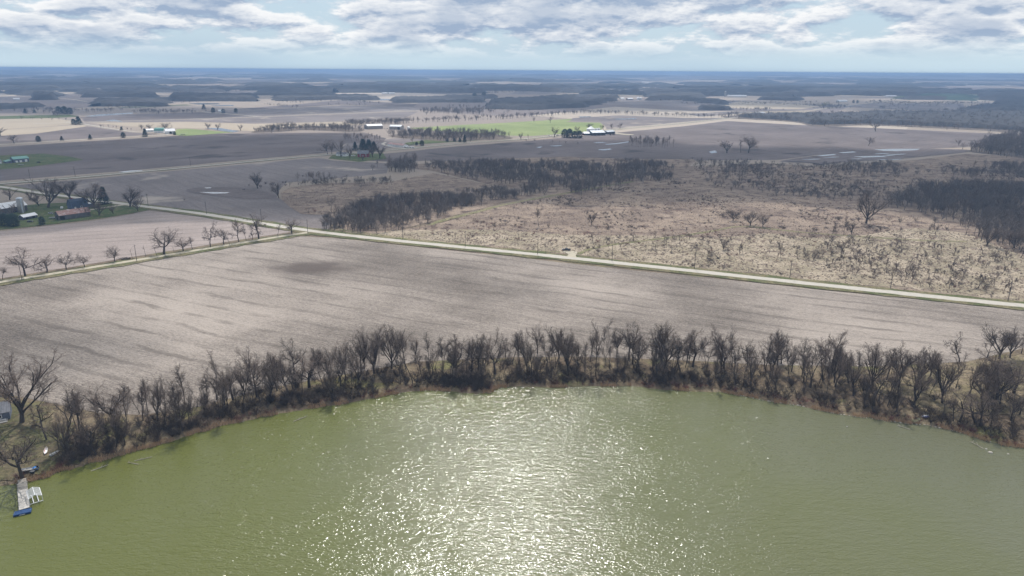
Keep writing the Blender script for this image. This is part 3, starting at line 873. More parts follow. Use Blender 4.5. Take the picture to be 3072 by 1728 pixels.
def variants(key, gens, trunk_mat, crown_mat):
    """list of dicts: arrays plus Blender meshes shared by all copies"""
    out = []
    for (tv, tf), (cv, cf) in gens:
        both = cat([(tv, tf), (cv, cf)])
        out.append(dict(tr=(tv, tf), cr=(cv, cf), all=both, n=key, tm=trunk_mat, cm=crown_mat, w=float(np.percentile(np.hypot(cv[:, 0], cv[:, 1]), 95))))
    VAR[key] = out


variants('oak', [grow_tree('oak', s) for s in range(11, 17)], 'bark', 'twig')
variants('vase', [grow_tree('vase', s) for s in range(21, 27)], 'bark', 'twig')
variants('slender', [grow_tree('slender', s) for s in range(31, 39)], 'bark', 'twig')
variants('forked', [grow_tree('forked', s) for s in range(41, 47)], 'bark', 'twig')
variants('crooked', [grow_tree('crooked', s, 4, 0.0016) for s in range(51, 56)], 'bark', 'twig')
variants('snag', [grow_tree('snag', s, 2, 0.004) for s in range(61, 64)], 'bark', 'bark')
variants('shrub', [grow_tree('shrub', s, 3, 0.0042) for s in range(71, 77)], 'brush', 'brush')
variants('bush', [grow_tree('shrub', s, 2, 0.0085) for s in range(81, 86)], 'brush', 'brush')
variants('sapling', [grow_tree('slender', s, 2, 0.0075, 1.0) for s in range(91, 93)] + [grow_tree('crooked', s, 2, 0.0075, 1.0) for s in range(93, 96)], 'brush', 'twig')
variants('lowvase', [grow_tree('vase', s, 3, 0.0038, 0.75) for s in range(101, 104)], 'bark', 'twig')
variants('lowslender', [grow_tree('slender', s, 3, 0.0042, 0.6) for s in range(111, 114)], 'bark', 'twig')
variants('lowoak', [grow_tree('oak', s, 3, 0.004, 0.8) for s in range(121, 124)], 'bark', 'twig')
variants('tinytree', [grow_tree('vase', s, 2, 0.0058, 1.0) for s in range(131, 134)] + [grow_tree('oak', s, 2, 0.0058, 1.0) for s in range(141, 145)] + [grow_tree('slender', s, 2, 0.0058, 1.0) for s in range(135, 137)], 'farwood', 'farwood')
variants('spruce', [conifer(s) for s in (1, 2, 3)], 'bark', 'needle')
variants('cedar', [conifer(s, 'cedar') for s in (4, 5, 6)], 'bark', 'needle')


def vmesh(v, part, mat):
    k = (part, mat)
    if k not in v:
        v[k] = mesh_np(v['n'] + '_' + part, *v[part], M[mat])
    return v[k]


def ground_z(x, y):
    q = np.array([[x, y]])
    if abs(x) > 420 or y > 420: return float(hills(q[:, 0], q[:, 1])[0])
    dd = seg_dist(q, SHW, False)[0]
    if inside(q, LAKE)[0]: dd = -dd
    return float(np.interp(dd, [-8, -0.3, 0.6, 2.5, 7, 14], [-2.6, -1.12, -0.80, -0.35, -0.1, 0.0]))


TR = random.Random(77)


def put_tree(name, kind, x, y, h, label, group=None, vi=None, rz=None, widen=1.0, lean=(0, 0), parts=True, cmat=None, tmat=None, category='tree'):
    vs_ = VAR[kind]; v = vs_[TR.randrange(len(vs_)) if vi is None else vi % len(vs_)]
    rz = TR.uniform(0, 6.28) if rz is None else rz
    z = ground_z(x, y) - 0.05
    cm, tm = cmat or v['cm'], tmat or v['tm']
    if parts:
        o = thing(name, label, category, (x, y, z), rz, group)
        link('trunk', vmesh(v, 'tr', tm), o); link('crown', vmesh(v, 'cr', cm), o)
    else:
        o = tag(link(name, vmesh(v, 'all', cm)), label, category, group)
        o.location = (x, y, z)
    o.rotation_euler = (lean[0], lean[1], rz)
    o.scale = (h * widen, h * widen, h)
    return o


def tree_px(name, kind, x, yb, yt, label, wpx=None, **kw):
    b, h = height_px(x, yb, yt)
    vi = kw.pop('vi', None)
    vs_ = VAR[kind]; vi = TR.randrange(len(vs_)) if vi is None else vi
    wd = 1.0
    if wpx:
        dist = math.sqrt(b[0] ** 2 + b[1] ** 2 + CAM_H ** 2)
        wd = max(0.55, min(2.0, 1.12 * wpx / FPX * dist / (2 * vs_[vi % len(vs_)]['w'] * h)))
    return put_tree(name, kind, b[0], b[1], h, label, vi=vi, widen=wd, **kw)


def ordinal(n):
    return '%d%s' % (n, 'th' if 10 <= n % 100 <= 20 else {1: 'st', 2: 'nd', 3: 'rd'}.get(n % 10, 'th'))


# ---- large trees one can pick out along the lakeshore: x, base y, top y, kind, crown width px
SHORE_TREES = [
    (66, 1268, 1074, 'vase', 170, 'very large bare tree fanning upward beside the grey lakeside house'),
    (68, 1432, 1281, 'oak', 150, 'bare spreading tree standing at the foot of the dock'),
    (141, 1320, 1182, 'crooked', 110, 'leaning bare tree behind the beached red canoe'),
    (203, 1312, 1165, 'forked', 125, 'forked bare tree on the lawn edge left of the big oak'),
    (348, 1275, 1150, 'oak', 150, 'broad bare oak with gnarled branches on the left shore')]
_k = [(290, 1362, 1250, 'crooked', 90), (429, 1262, 1160, 'slender', 50), (497, 1275, 1130, 'forked', 70), (530, 1250, 1126, 'slender', 55), (592, 1222, 1145, 'forked', 60),
      (650, 1200, 1112, 'crooked', 70), (700, 1200, 1092, 'oak', 90), (770, 1190, 1063, 'oak', 120), (832, 1172, 1058, 'slender', 60), (880, 1168, 1062, 'forked', 70), (928, 1162, 1050, 'oak', 100),
      (994, 1150, 1036, 'vase', 70), (1018, 1140, 1026, 'forked', 70), (1076, 1132, 988, 'forked', 90), (1123, 1120, 973, 'vase', 85), (1175, 1105, 977, 'vase', 80), (1219, 1112, 996, 'slender', 45),
      (1266, 1136, 1044, 'slender', 50), (1298, 1122, 1036, 'forked', 55), (1366, 1130, 1005, 'oak', 95), (1441, 1122, 1048, 'crooked', 60), (1485, 1122, 1012, 'oak', 110), (1537, 1092, 988, 'slender', 50),
      (1588, 1108, 985, 'forked', 75), (1640, 1105, 993, 'forked', 70), (1700, 1090, 998, 'oak', 75), (1735, 1098, 1016, 'slender', 45), (1787, 1128, 993, 'slender', 60), (1815, 1098, 988, 'forked', 60),
      (1852, 1092, 984, 'slender', 45), (1898, 1092, 966, 'oak', 85), (1958, 1108, 978, 'slender', 75), (1994, 1104, 970, 'vase', 80), (2041, 1116, 998, 'crooked', 75), (2078, 1100, 993, 'oak', 105),
      (2171, 1106, 968, 'vase', 80), (2195, 1114, 1001, 'slender', 50), (2239, 1114, 1024, 'crooked', 60), (2294, 1130, 1060, 'forked', 55), (2318, 1126, 1004, 'crooked', 70), (2338, 1118, 1048, 'slender', 45),
      (2406, 1130, 1020, 'slender', 60), (2430, 1162, 1024, 'forked', 90), (2505, 1160, 1036, 'forked', 90), (2545, 1148, 1044, 'vase', 70), (2616, 1162, 1020, 'vase', 85), (2624, 1216, 1120, 'crooked', 80),
      (2696, 1162, 1030, 'oak', 95), (2743, 1166, 1038, 'vase', 80), (2747, 1200, 1112, 'crooked', 90), (2827, 1210, 1052, 'vase', 95), (2879, 1085, 1000, 'crooked', 75), (2867, 1166, 1058, 'forked', 70),
      (2907, 1188, 1060, 'forked', 90), (2942, 1196, 1120, 'vase', 80), (2990, 1200, 1084, 'vase', 90), (2998, 1078, 972, 'vase', 85), (2962, 1072, 988, 'forked', 60), (3030, 1074, 985, 'vase', 60),
      (3064, 1060, 980, 'forked', 60), (2879, 1264, 1176, 'crooked', 90), (2925, 1268, 1190, 'crooked', 100), (3058, 1245, 1150, 'forked', 100), (2790, 1130, 1045, 'slender', 55), (2660, 1140, 1042, 'slender', 55), (2470, 1140, 1040, 'slender', 55),
      (1330, 1108, 1020, 'slender', 45), (1400, 1112, 1010, 'slender', 45), (1560, 1100, 990, 'slender', 45), (1668, 1096, 990, 'forked', 60), (2120, 1108, 1030, 'slender', 45), (2365, 1120, 1030, 'slender', 50), (3040, 1180, 1080, 'oak', 110), (2975, 1140, 1050, 'oak', 90)]
KW = {'oak': 'spreading bare tree with broad rounded crown', 'vase': 'tall bare tree with upward-fanning limbs', 'slender': 'slim straight bare tree', 'forked': 'bare tree forking low into several stems', 'crooked': 'bent bare tree with twisting limbs'}
for x, yb, yt, kd, wp, lb in SHORE_TREES:
    tree_px('bare_tree', kd, x, yb, yt, lb, wp, group='large trees along the lakeshore')
for i, (x, yb, yt, kd, wp) in enumerate(sorted(_k)):
    tree_px('bare_tree', kd, x, yb, yt, '%s, %s from the left of the big shoreline trees' % (KW[kd], ordinal(i + 1)), wp,
            group='large trees along the lakeshore', lean=(TR.gauss(0, .04), TR.gauss(0, .04)))

def row_labels(objs, base_):
    """number look-alikes by their place from the left of the view"""
    for i, o in enumerate(sorted(objs, key=lambda o: P(o.location)[0])):
        o['label'] = '%s, %s from left' % (base_, ordinal(i + 1))


# ---- slim trees that fill the belt
seglen = np.hypot(*np.diff(SHW, axis=0).T); cum = np.concatenate([[0], np.cumsum(seglen)])


def along(s, off):
    """point at arc length s on the shore, `off` metres inland"""
    i = min(max(int(np.searchsorted(cum, s) - 1), 0), len(SHW) - 2)
    a, b = SHW[max(i - 3, 0)], SHW[min(i + 4, len(SHW) - 1)]
    t = (b - a) / np.hypot(*(b - a)); nrm = np.array([-t[1], t[0]])
    p = SHW[i] + (SHW[i + 1] - SHW[i]) * ((s - cum[i]) / max(seglen[i], 1e-6))
    return p + nrm * off


def s_at_px(x):
    best = min(range(len(SHW)), key=lambda i: abs(P((SHW[i][0], SHW[i][1], LZ))[0] - x) if SHW[i][1] > 60 else 1e9)
    return cum[best]


S_A, S_B, S_C, S_D, S_E = (s_at_px(v) for v in (190, 900, 1650, 2300, 3250))
rt = random.Random(9)
FILL = (('slim bare tree in the shore belt left of the glitter', S_A, S_B, 56, 27), ('slim bare tree in the shore belt behind the glitter', S_B, S_C, 56, 32),
        ('slim bare tree in the shore belt right of the glitter', S_C, S_D, 48, 32), ('slim bare tree in the thick shore grove at the right', S_D, S_E, 70, 48))
for lb, s0, s1, n, dep in FILL:
    made = []
    for k in range(n):
        s = s0 + (s1 - s0) * (k + rt.random()) / n
        p = along(s, rt.uniform(2.5, dep))
        made.append(put_tree('slim_tree', rt.choice(['slender', 'slender', 'forked', 'slender', 'vase', 'oak']), p[0], p[1], rt.uniform(9, 18), lb, group=lb.replace('slim bare tree', 'slim trees'),
                 widen=rt.uniform(0.65, 0.95), lean=(rt.gauss(0, .06), rt.gauss(0, .06))))
    row_labels(made, lb)


PENDING = []


def stuff(name, label, key, places, mat):
    """an uncountable mass of plants: points that carry copies of a plant standing in the scene (geometry nodes)"""
    me = bpy.data.meshes.new(name); n = len(places); a = np.array(places, np.float32)
    me.vertices.add(n); me.vertices.foreach_set('co', np.ascontiguousarray(a[:, :3]).ravel())
    ra = np.zeros((n, 3), np.float32); ra[:, 2] = a[:, 5]
    sa = np.column_stack([a[:, 4], a[:, 4], a[:, 3]]).astype(np.float32)
    for nm, arr in (('plant_rotation', ra), ('plant_scale', sa)):
        me.attributes.new(nm, 'FLOAT_VECTOR', 'POINT').data.foreach_set('vector', np.ascontiguousarray(arr).ravel())
    me.attributes.new('plant_kind', 'INT', 'POINT').data.foreach_set('value', np.random.RandomState(n).randint(0, 100, n).astype(np.int32))
    me.update()
    o = tag(link(name, me), label, kind='stuff')
    PENDING.append((o, key, mat))
    return o


def resolve_stuff():
    groups = {}
    for o, key, mat in PENDING:
        if (key, mat) not in groups:
            protos = []
            for v in VAR[key]:
                m_ = v.get(('all', mat))
                p = next((q for q in bpy.data.objects if q.data is m_ and m_ is not None), None)
                if p: protos.append(p)
            ng = bpy.data.node_groups.new('plants_%s_%s' % (key, mat), 'GeometryNodeTree')
            ng.interface.new_socket('Geometry', in_out='INPUT', socket_type='NodeSocketGeometry')
            ng.interface.new_socket('Geometry', in_out='OUTPUT', socket_type='NodeSocketGeometry')
            N, L = ng.nodes, ng.links
            gi, go_ = N.new('NodeGroupInput'), N.new('NodeGroupOutput'); jn = N.new('GeometryNodeJoinGeometry')
            at_ = {}
            for nm, dt in (('plant_rotation', 'FLOAT_VECTOR'), ('plant_scale', 'FLOAT_VECTOR'), ('plant_kind', 'INT')):
                at_[nm] = N.new('GeometryNodeInputNamedAttribute'); at_[nm].data_type = dt; at_[nm].inputs[0].default_value = nm
            md = N.new('ShaderNodeMath'); md.operation = 'MODULO'; md.inputs[1].default_value = len(protos); L.new(at_['plant_kind'].outputs[0], md.inputs[0])
            for k, p in enumerate(protos):
                cp = N.new('ShaderNodeMath'); cp.operation = 'COMPARE'; cp.inputs[1].default_value = k; cp.inputs[2].default_value = 0.4; L.new(md.outputs[0], cp.inputs[0])
                oi = N.new('GeometryNodeObjectInfo'); oi.transform_space = 'ORIGINAL'; oi.inputs['Object'].default_value = p; oi.inputs['As Instance'].default_value = True
                ip = N.new('GeometryNodeInstanceOnPoints')
                L.new(gi.outputs[0], ip.inputs['Points']); L.new(cp.outputs[0], ip.inputs['Selection']); L.new(oi.outputs['Geometry'], ip.inputs['Instance'])
                L.new(at_['plant_rotation'].outputs[0], ip.inputs['Rotation']); L.new(at_['plant_scale'].outputs[0], ip.inputs['Scale'])
                L.new(ip.outputs[0], jn.inputs[0])
            L.new(jn.outputs[0], go_.inputs[0])
            groups[(key, mat)] = ng
        md_ = o.modifiers.new('plants', 'NODES'); md_.node_group = groups[(key, mat)]


# ---- undergrowth of the belt, red brush on the waterline, reeds
pl = []
for k in range(1500):
    s = rt.uniform(S_A, S_E)
    dep = 22 if s < S_D else 40
    if s > S_D and rt.random() < 0.35: continue
    o_ = rt.uniform(2.0, dep) if rt.random() < .5 else rt.uniform(1.5, 11)
    p = along(s, o_); h = rt.uniform(1.4, 4.2)
    pl.append((p[0], p[1], ground_z(*p) - .1, h, h * rt.uniform(.9, 1.4), rt.uniform(0, 6.28)))
stuff('undergrowth', 'dark leafless undergrowth under the lakeshore trees', 'bush', pl, 'brush')
pl = []
for k in range(260):
    s = rt.uniform(s_at_px(-150), S_E)
    px = s
    if not (S_D - 40 < s or rt.random() < .35): continue
    p = along(s, rt.uniform(.4, 3.5)); h = rt.uniform(1.0, 2.3)
    pl.append((p[0], p[1], ground_z(*p) - .05, h, h * rt.uniform(1.0, 1.6), rt.uniform(0, 6.28)))
stuff('red_brush', 'dark red twiggy brush along the waterline', 'bush', pl, 'twig_red')
rg_ = np.random.RandomState(3); VV = []
nb = 26000
ss = s_at_px(-200) + rg_.rand(nb) * (S_E - s_at_px(-200))
clump = vnoise(ss / 5.0, ss * 0, 6)
for s, c in zip(ss, clump):
    if c < 0.42: continue
    p = along(float(s), -0.6 + abs(rg_.randn()) * (1.6 if c < .75 else 2.6))
    z = -1.0 if rg_.rand() < .5 else -0.75
    h = 0.5 + rg_.rand() * 0.9; a = rg_.rand() * 6.28; wv_ = 0.04 + .05 * rg_.rand()
    tx, ty = p[0] + rg_.randn() * .25, p[1] + rg_.randn() * .25
    VV.append([(p[0] - math.cos(a) * wv_, p[1] - math.sin(a) * wv_, z), (p[0] + math.cos(a) * wv_, p[1] + math.sin(a) * wv_, z), (tx, ty, z + h)])
VV = np.array(VV)
tag(link('shore_reeds', mesh_np('shore_reeds', VV.reshape(-1, 3), np.arange(len(VV) * 3).reshape(-1, 3), M['reed'], nv=3)), 'fringe of dead tan reeds and grass at the water edge', kind='stuff')

# ---- trees of the lane, each its own
LANE_TREES = [(8, 838, 797, 'slender', 30, 'thin bare tree at the left end of the lane'), (76, 828, 741, 'oak', 84, 'large dark bare oak, first big tree on the lane from the left'),
    (141, 818, 767, 'crooked', 46, 'small crooked bare tree right of the first lane oak'), (199, 808, 755, 'oak', 54, 'small fan-shaped bare tree, third in the lane row'),
    (254, 802, 755, 'oak', 42, 'small neat bare tree, fourth in the lane row'), (345, 786, 735, 'oak', 40, 'bare tree beside a brush pile on the lane'),
    (470, 766, 735, 'snag', None, 'thin stub of a tree left of the big lane oak'), (492, 762, 688, 'oak', 96, 'biggest rounded bare oak halfway along the lane'),
    (550, 754, 706, 'oak', 42, 'small bare tree just right of the biggest lane oak'), (578, 749, 708, 'slender', 22, 'thin bare tree second right of the biggest lane oak'),
    (632, 742, 664, 'crooked', 76, 'tall twisted dead-looking tree on the lane'), (672, 734, 682, 'crooked', 34, 'small crooked tree right of the tall twisted one'),
    (717, 726, 654, 'crooked', 46, 'tall narrow crooked tree near the road junction'), (739, 723, 674, 'slender', 22, 'slim bare tree between crooked trees near the junction'),
    (757, 720, 678, 'crooked', 26, 'short crooked tree left of the forked tall one near the junction'), (777, 718, 638, 'crooked', 56, 'tallest forked crooked tree near the junction'),
    (833, 709, 670, 'slender', 20, 'slim sapling-like tree close to the road junction'), (876, 701, 648, 'oak', 64, 'rounded bare tree at the road junction')]
for i, (x, yb, yt, kd, wp, lb) in enumerate(LANE_TREES):
    tree_px('lane_tree', kd, x, yb, yt, lb, wp, group='trees along the lane', tmat='bark')
for x, yb, yt, lb in ((398, 778, 744, 'broken dead trunk beside the lane, left of the pole'), (437, 770, 733, 'straight dead trunk beside the lane, right of the pole'), (522, 756, 734, 'short dead trunk right of the biggest lane oak'),
                      (690, 740, 704, 'thin dead stem beside the lane right of the small crooked tree')):
    tree_px('dead_trunk', 'snag', x, yb, yt, lb, None, group='dead trunks along the lane', category='tree')
OTHER = [  # farmyard, fields and marsh: x, base, top, kind, width, label
    (145, 623, 530, 'vase', 90, 'tall bare tree on the lawn left of the blue-roofed house'), (213, 600, 530, 'vase', 80, 'tall bare tree right behind the blue-roofed house'),
    (117, 618, 575, 'vase', 44, 'smaller bare tree left of the farm lawn'), (284, 622, 542, 'vase', 66, 'thick dark bare tree right of the blue-roofed house'),
    (391, 621, 553, 'vase', 86, 'broad bare tree beside the main road at the farm drive'), (413, 633, 586, 'vase', 34, 'small bare tree under the broad roadside tree'),
    (298, 647, 602, 'vase', 56, 'bushy bare tree right of the rusty shed'), (340, 643, 612, 'vase', 24, 'small bare yard tree at the lawn corner'), (30, 600, 560, 'lowvase', 60, 'bare tree behind the long white-roofed barn'),
    (90, 600, 566, 'lowvase', 40, 'bare tree behind the silo'), (40, 655, 606, 'lowvase', 60, 'bare tree in front of the silo and barn'), (260, 650, 612, 'lowvase', 30, 'thin bare tree at the end of the rusty shed'),
    (773, 565, 514, 'vase', 50, 'lone round bare tree at the tip of the tan marsh'), (837, 595, 541, 'vase', 38, 'bare tree on the bend of the marsh edge'),
    (994, 637, 585, 'forked', 40, 'leaning bare tree above a round bush in the marsh'), (1616, 679, 622, 'slender', 20, 'narrow upright tree in the open marsh'),
    (1775, 675, 635, 'vase', 34, 'dense small tree in the open marsh'), (2598, 671, 566, 'vase', 72, 'tallest bare tree standing out of the marsh'), (2555, 703, 664, 'vase', 30, 'small rounded tree in the marsh left of the tallest one'),
    (2531, 705, 655, 'slender', 22, 'slim tree in the marsh clump left of the tallest one'), (2498, 703, 668, 'slender', 22, 'thin leaning tree at the left of the marsh clump'), (2251, 677, 628, 'vase', 46, 'middle multi-stemmed tree of the marsh trio'), (2199, 663, 625, 'vase', 52, 'left multi-stemmed tree of the marsh trio'),
    (2288, 681, 636, 'vase', 30, 'right narrow tree of the marsh trio'), (2807, 707, 660, 'forked', 34, 'forked tree beside a low round bush in the meadow'), (2780, 702, 668, 'slender', 24, 'slim tree left of the forked meadow tree'),
    (2899, 701, 656, 'forked', 40, 'low spreading tree at the edge of the right-hand wood'), (3062, 774, 712, 'forked', 44, 'bare tree at the right edge of the meadow'), (3042, 745, 678, 'vase', 70, 'bushy bare tree at the right edge of the wood'),
    (2960, 738, 672, 'vase', 60, 'bare tree at the near corner of the right-hand wood'), (2521, 774, 716, 'slender', 34, 'spindly tree in the roadside meadow'), (2342, 774, 725, 'sapling', 24, 'thin young tree in the roadside meadow'),
    (2169, 750, 714, 'vase', 30, 'twiggy low tree in the roadside meadow'), (2490, 740, 706, 'slender', 26, 'short leaning tree above the roadside meadow'), (2245, 458, 404, 'oak', 50, 'large rounded bare tree beside the mud flat'), (2181, 459, 418, 'lowvase', 50, 'bushy bare tree left of the large rounded one'),
    (2222, 458, 416, 'lowslender', 22, 'slim bare tree between the two by the mud flat'), (2606, 437, 409, 'lowoak', 24, 'lone small tree in the wide dark field'), (2626, 394, 362, 'lowvase', 34, 'dark tree at the edge of the far right wood'),
    (2876, 437, 416, 'lowvase', 16, 'small tree by the pale marsh hummock'), (983, 464, 416, 'lowoak', 42, 'left tree of the pair by the upper road'), (996, 463, 420, 'lowoak', 30, 'right tree of the pair by the upper road'), (1024, 470, 415, 'lowvase', 44, 'bare tree in front of the white house'),
    (1050, 476, 430, 'lowvase', 30, 'bare tree left of the red house'), (1089, 483, 464, 'lowvase', 14, 'sapling in front of the red house'), (1139, 474, 426, 'lowvase', 62, 'big dense bare tree right of the red house'), (1118, 470, 432, 'lowvase', 40, 'bare tree just behind the red house'),
    (1240, 432, 410, 'lowslender', 14, 'thin tree behind the long white shed'), (1602, 367, 349, 'lowoak', 12, 'left of two bare trees in the green field'), (1651, 368, 347, 'lowoak', 17, 'right of two bare trees in the green field'),
    (1771, 389, 369, 'lowoak', 26, 'round tree behind the silver roofs, first of the roadside row'), (1810, 391, 370, 'lowoak', 22, 'second of the roadside row by the silver roofs'), (1834, 388, 369, 'lowoak', 13, 'third of the roadside row by the silver roofs'),
    (1860, 386, 367, 'lowoak', 19, 'last of the roadside row by the silver roofs'), (1663, 411, 375, 'lowvase', 30, 'pale bare tree left of the dark evergreens'), (1731, 400, 375, 'lowvase', 20, 'bare tree rising behind the dark evergreens'),
    (1563, 420, 394, 'lowvase', 18, 'roadside tree left of the silver-roofed farm'), (1586, 419, 402, 'lowslender', 9, 'small roadside tree left of the silver-roofed farm'), (43, 430, 403, 'lowoak', 44, 'dark round tree by the left driveway'), (2, 408, 381, 'lowoak', 40, 'bare tree cut by the left edge of the view'),
    (448, 390, 369, 'lowvase', 30, 'left bare tree behind the white farm'), (497, 394, 366, 'lowoak', 40, 'bare tree in front of the white barns'), (426, 388, 370, 'lowvase', 26, 'small bare tree left of the white farm'),
    (624, 388, 365, 'lowvase', 24, 'left bare tree by the farm pond'), (653, 390, 367, 'lowvase', 20, 'right bare tree by the farm pond'), (722, 392, 371, 'lowvase', 16, 'bare tree at the right end of the farm pond'), (2470, 326, 304, 'lowoak', 24, 'pale budding willow among far fields')]
for x, yb, yt, kd, wp, lb in OTHER:
    tree_px('bare_tree', kd, x, yb, yt, lb, wp, cmat='willow' if 'willow' in lb else None, parts=True, group='single trees across the fields')
CON = [(314, 612, 560, 'spruce', 26, 'dark spruce right of the blue-roofed house'), (16, 677, 640, 'cedar', 30, 'left round evergreen at the farm fence'), (42, 679, 640, 'cedar', 32, 'right round evergreen at the farm fence'), (127, 674, 648, 'cedar', 15, 'small lone evergreen on the farm lawn'),
       (116, 425, 407, 'cedar', 17, 'evergreen by the left driveway, nearest the dark oak'), (186, 422, 408, 'spruce', 11, 'small evergreen by the left driveway'), (271, 418, 403, 'spruce', 14, 'evergreen in the middle of the left driveway row'), (370, 413, 396, 'cedar', 24, 'wide evergreen near the white farm drive'),
       (365, 391, 379, 'spruce', 8, 'tiny evergreen beside the upper driveway'), (436, 410, 385, 'spruce', 13, 'narrow evergreen at the bend of the farm drive'), (512, 402, 394, 'cedar', 8, 'left dark yew in front of the white barn'), (524, 405, 394, 'cedar', 9, 'right dark yew in front of the white barn'),
       (237, 374, 348, 'spruce', 22, 'tall evergreen at the road corner on the left'), (222, 373, 356, 'cedar', 12, 'shorter evergreen at the road corner on the left'),
       (178, 342, 318, 'cedar', 26, 'left of three massed far evergreens'), (195, 342, 318, 'cedar', 28, 'middle of three massed far evergreens'), (212, 342, 322, 'cedar', 24, 'right of three massed far evergreens'), (76, 340, 325, 'spruce', 14, 'far evergreen at the left'), (104, 339, 327, 'spruce', 9, 'small far evergreen at the left'),
       (612, 328, 312, 'spruce', 14, 'far evergreen left of the lone farmhouse'), (640, 338, 322, 'cedar', 20, 'round evergreen beside the lone farmhouse'), (670, 340, 326, 'cedar', 16, 'low evergreen beside the lone farmhouse'), (708, 338, 324, 'cedar', 18, 'right evergreen of the lone farmhouse'),
       (1066, 452, 425, 'spruce', 16, 'pointed evergreen behind the red house, leftmost'), (1090, 454, 416, 'spruce', 30, 'big dark spruce behind the red house'), (1108, 456, 418, 'spruce', 30, 'second big dark spruce behind the red house'), (1122, 452, 424, 'spruce', 24, 'third dark spruce behind the red house'),
       (1266, 437, 420, 'cedar', 20, 'dark evergreen by the long white shed'), (1250, 436, 425, 'cedar', 12, 'small evergreen by the long white shed'), (1342, 425, 414, 'spruce', 14, 'evergreen left in the roadside trio'), (1364, 425, 413, 'spruce', 16, 'evergreen middle in the roadside trio'), (1380, 426, 413, 'spruce', 15, 'evergreen right in the roadside trio'), (1394, 428, 404, 'spruce', 11, 'tall narrow spruce at the end of the roadside trio'),
       (1694, 412, 386, 'cedar', 26, 'left evergreen of the dark group by the silver roofs'), (1708, 413, 385, 'cedar', 28, 'second evergreen of the dark group by the silver roofs'), (1724, 414, 392, 'cedar', 24, 'third evergreen of the dark group by the silver roofs'), (1738, 414, 391, 'cedar', 26, 'right evergreen of the dark group by the silver roofs'),
       (2560, 309, 300, 'cedar', 12, 'left evergreen beyond the pale willow'), (2572, 309, 300, 'cedar', 12, 'right evergreen beyond the pale willow'), (1452, 291, 275, 'cedar', 22, 'far dark evergreen in the middle distance'), (1424, 293, 277, 'cedar', 14, 'smaller far dark evergreen in the middle distance')]
for x, yb, yt, kd, wp, lb in CON:
    tree_px('evergreen_tree', kd, x, yb, yt, lb, wp, group='evergreens around the farms')


# ------------------------------------------------------------------ woods and rows
def scatter(pts, n, seed, mn=0.0):
    g = np.array([G(x, y)[:2] for x, y in pts]); r = np.random.RandomState(seed)
    lo, hi = g.min(0), g.max(0); out = np.zeros((0, 2))
    for _ in range(60):
        q = lo + r.rand(max(n * 3, 50), 2) * (hi - lo); q = q[inside(q, g)]
        out = np.vstack([out, q])
        if len(out) >= n: break
    return out[:n]


def area(pts):
    g = np.array([G(x, y)[:2] for x, y in pts]); x, y = g.T
    return abs(np.dot(x, np.roll(y, -1)) - np.dot(y, np.roll(x, -1))) / 2


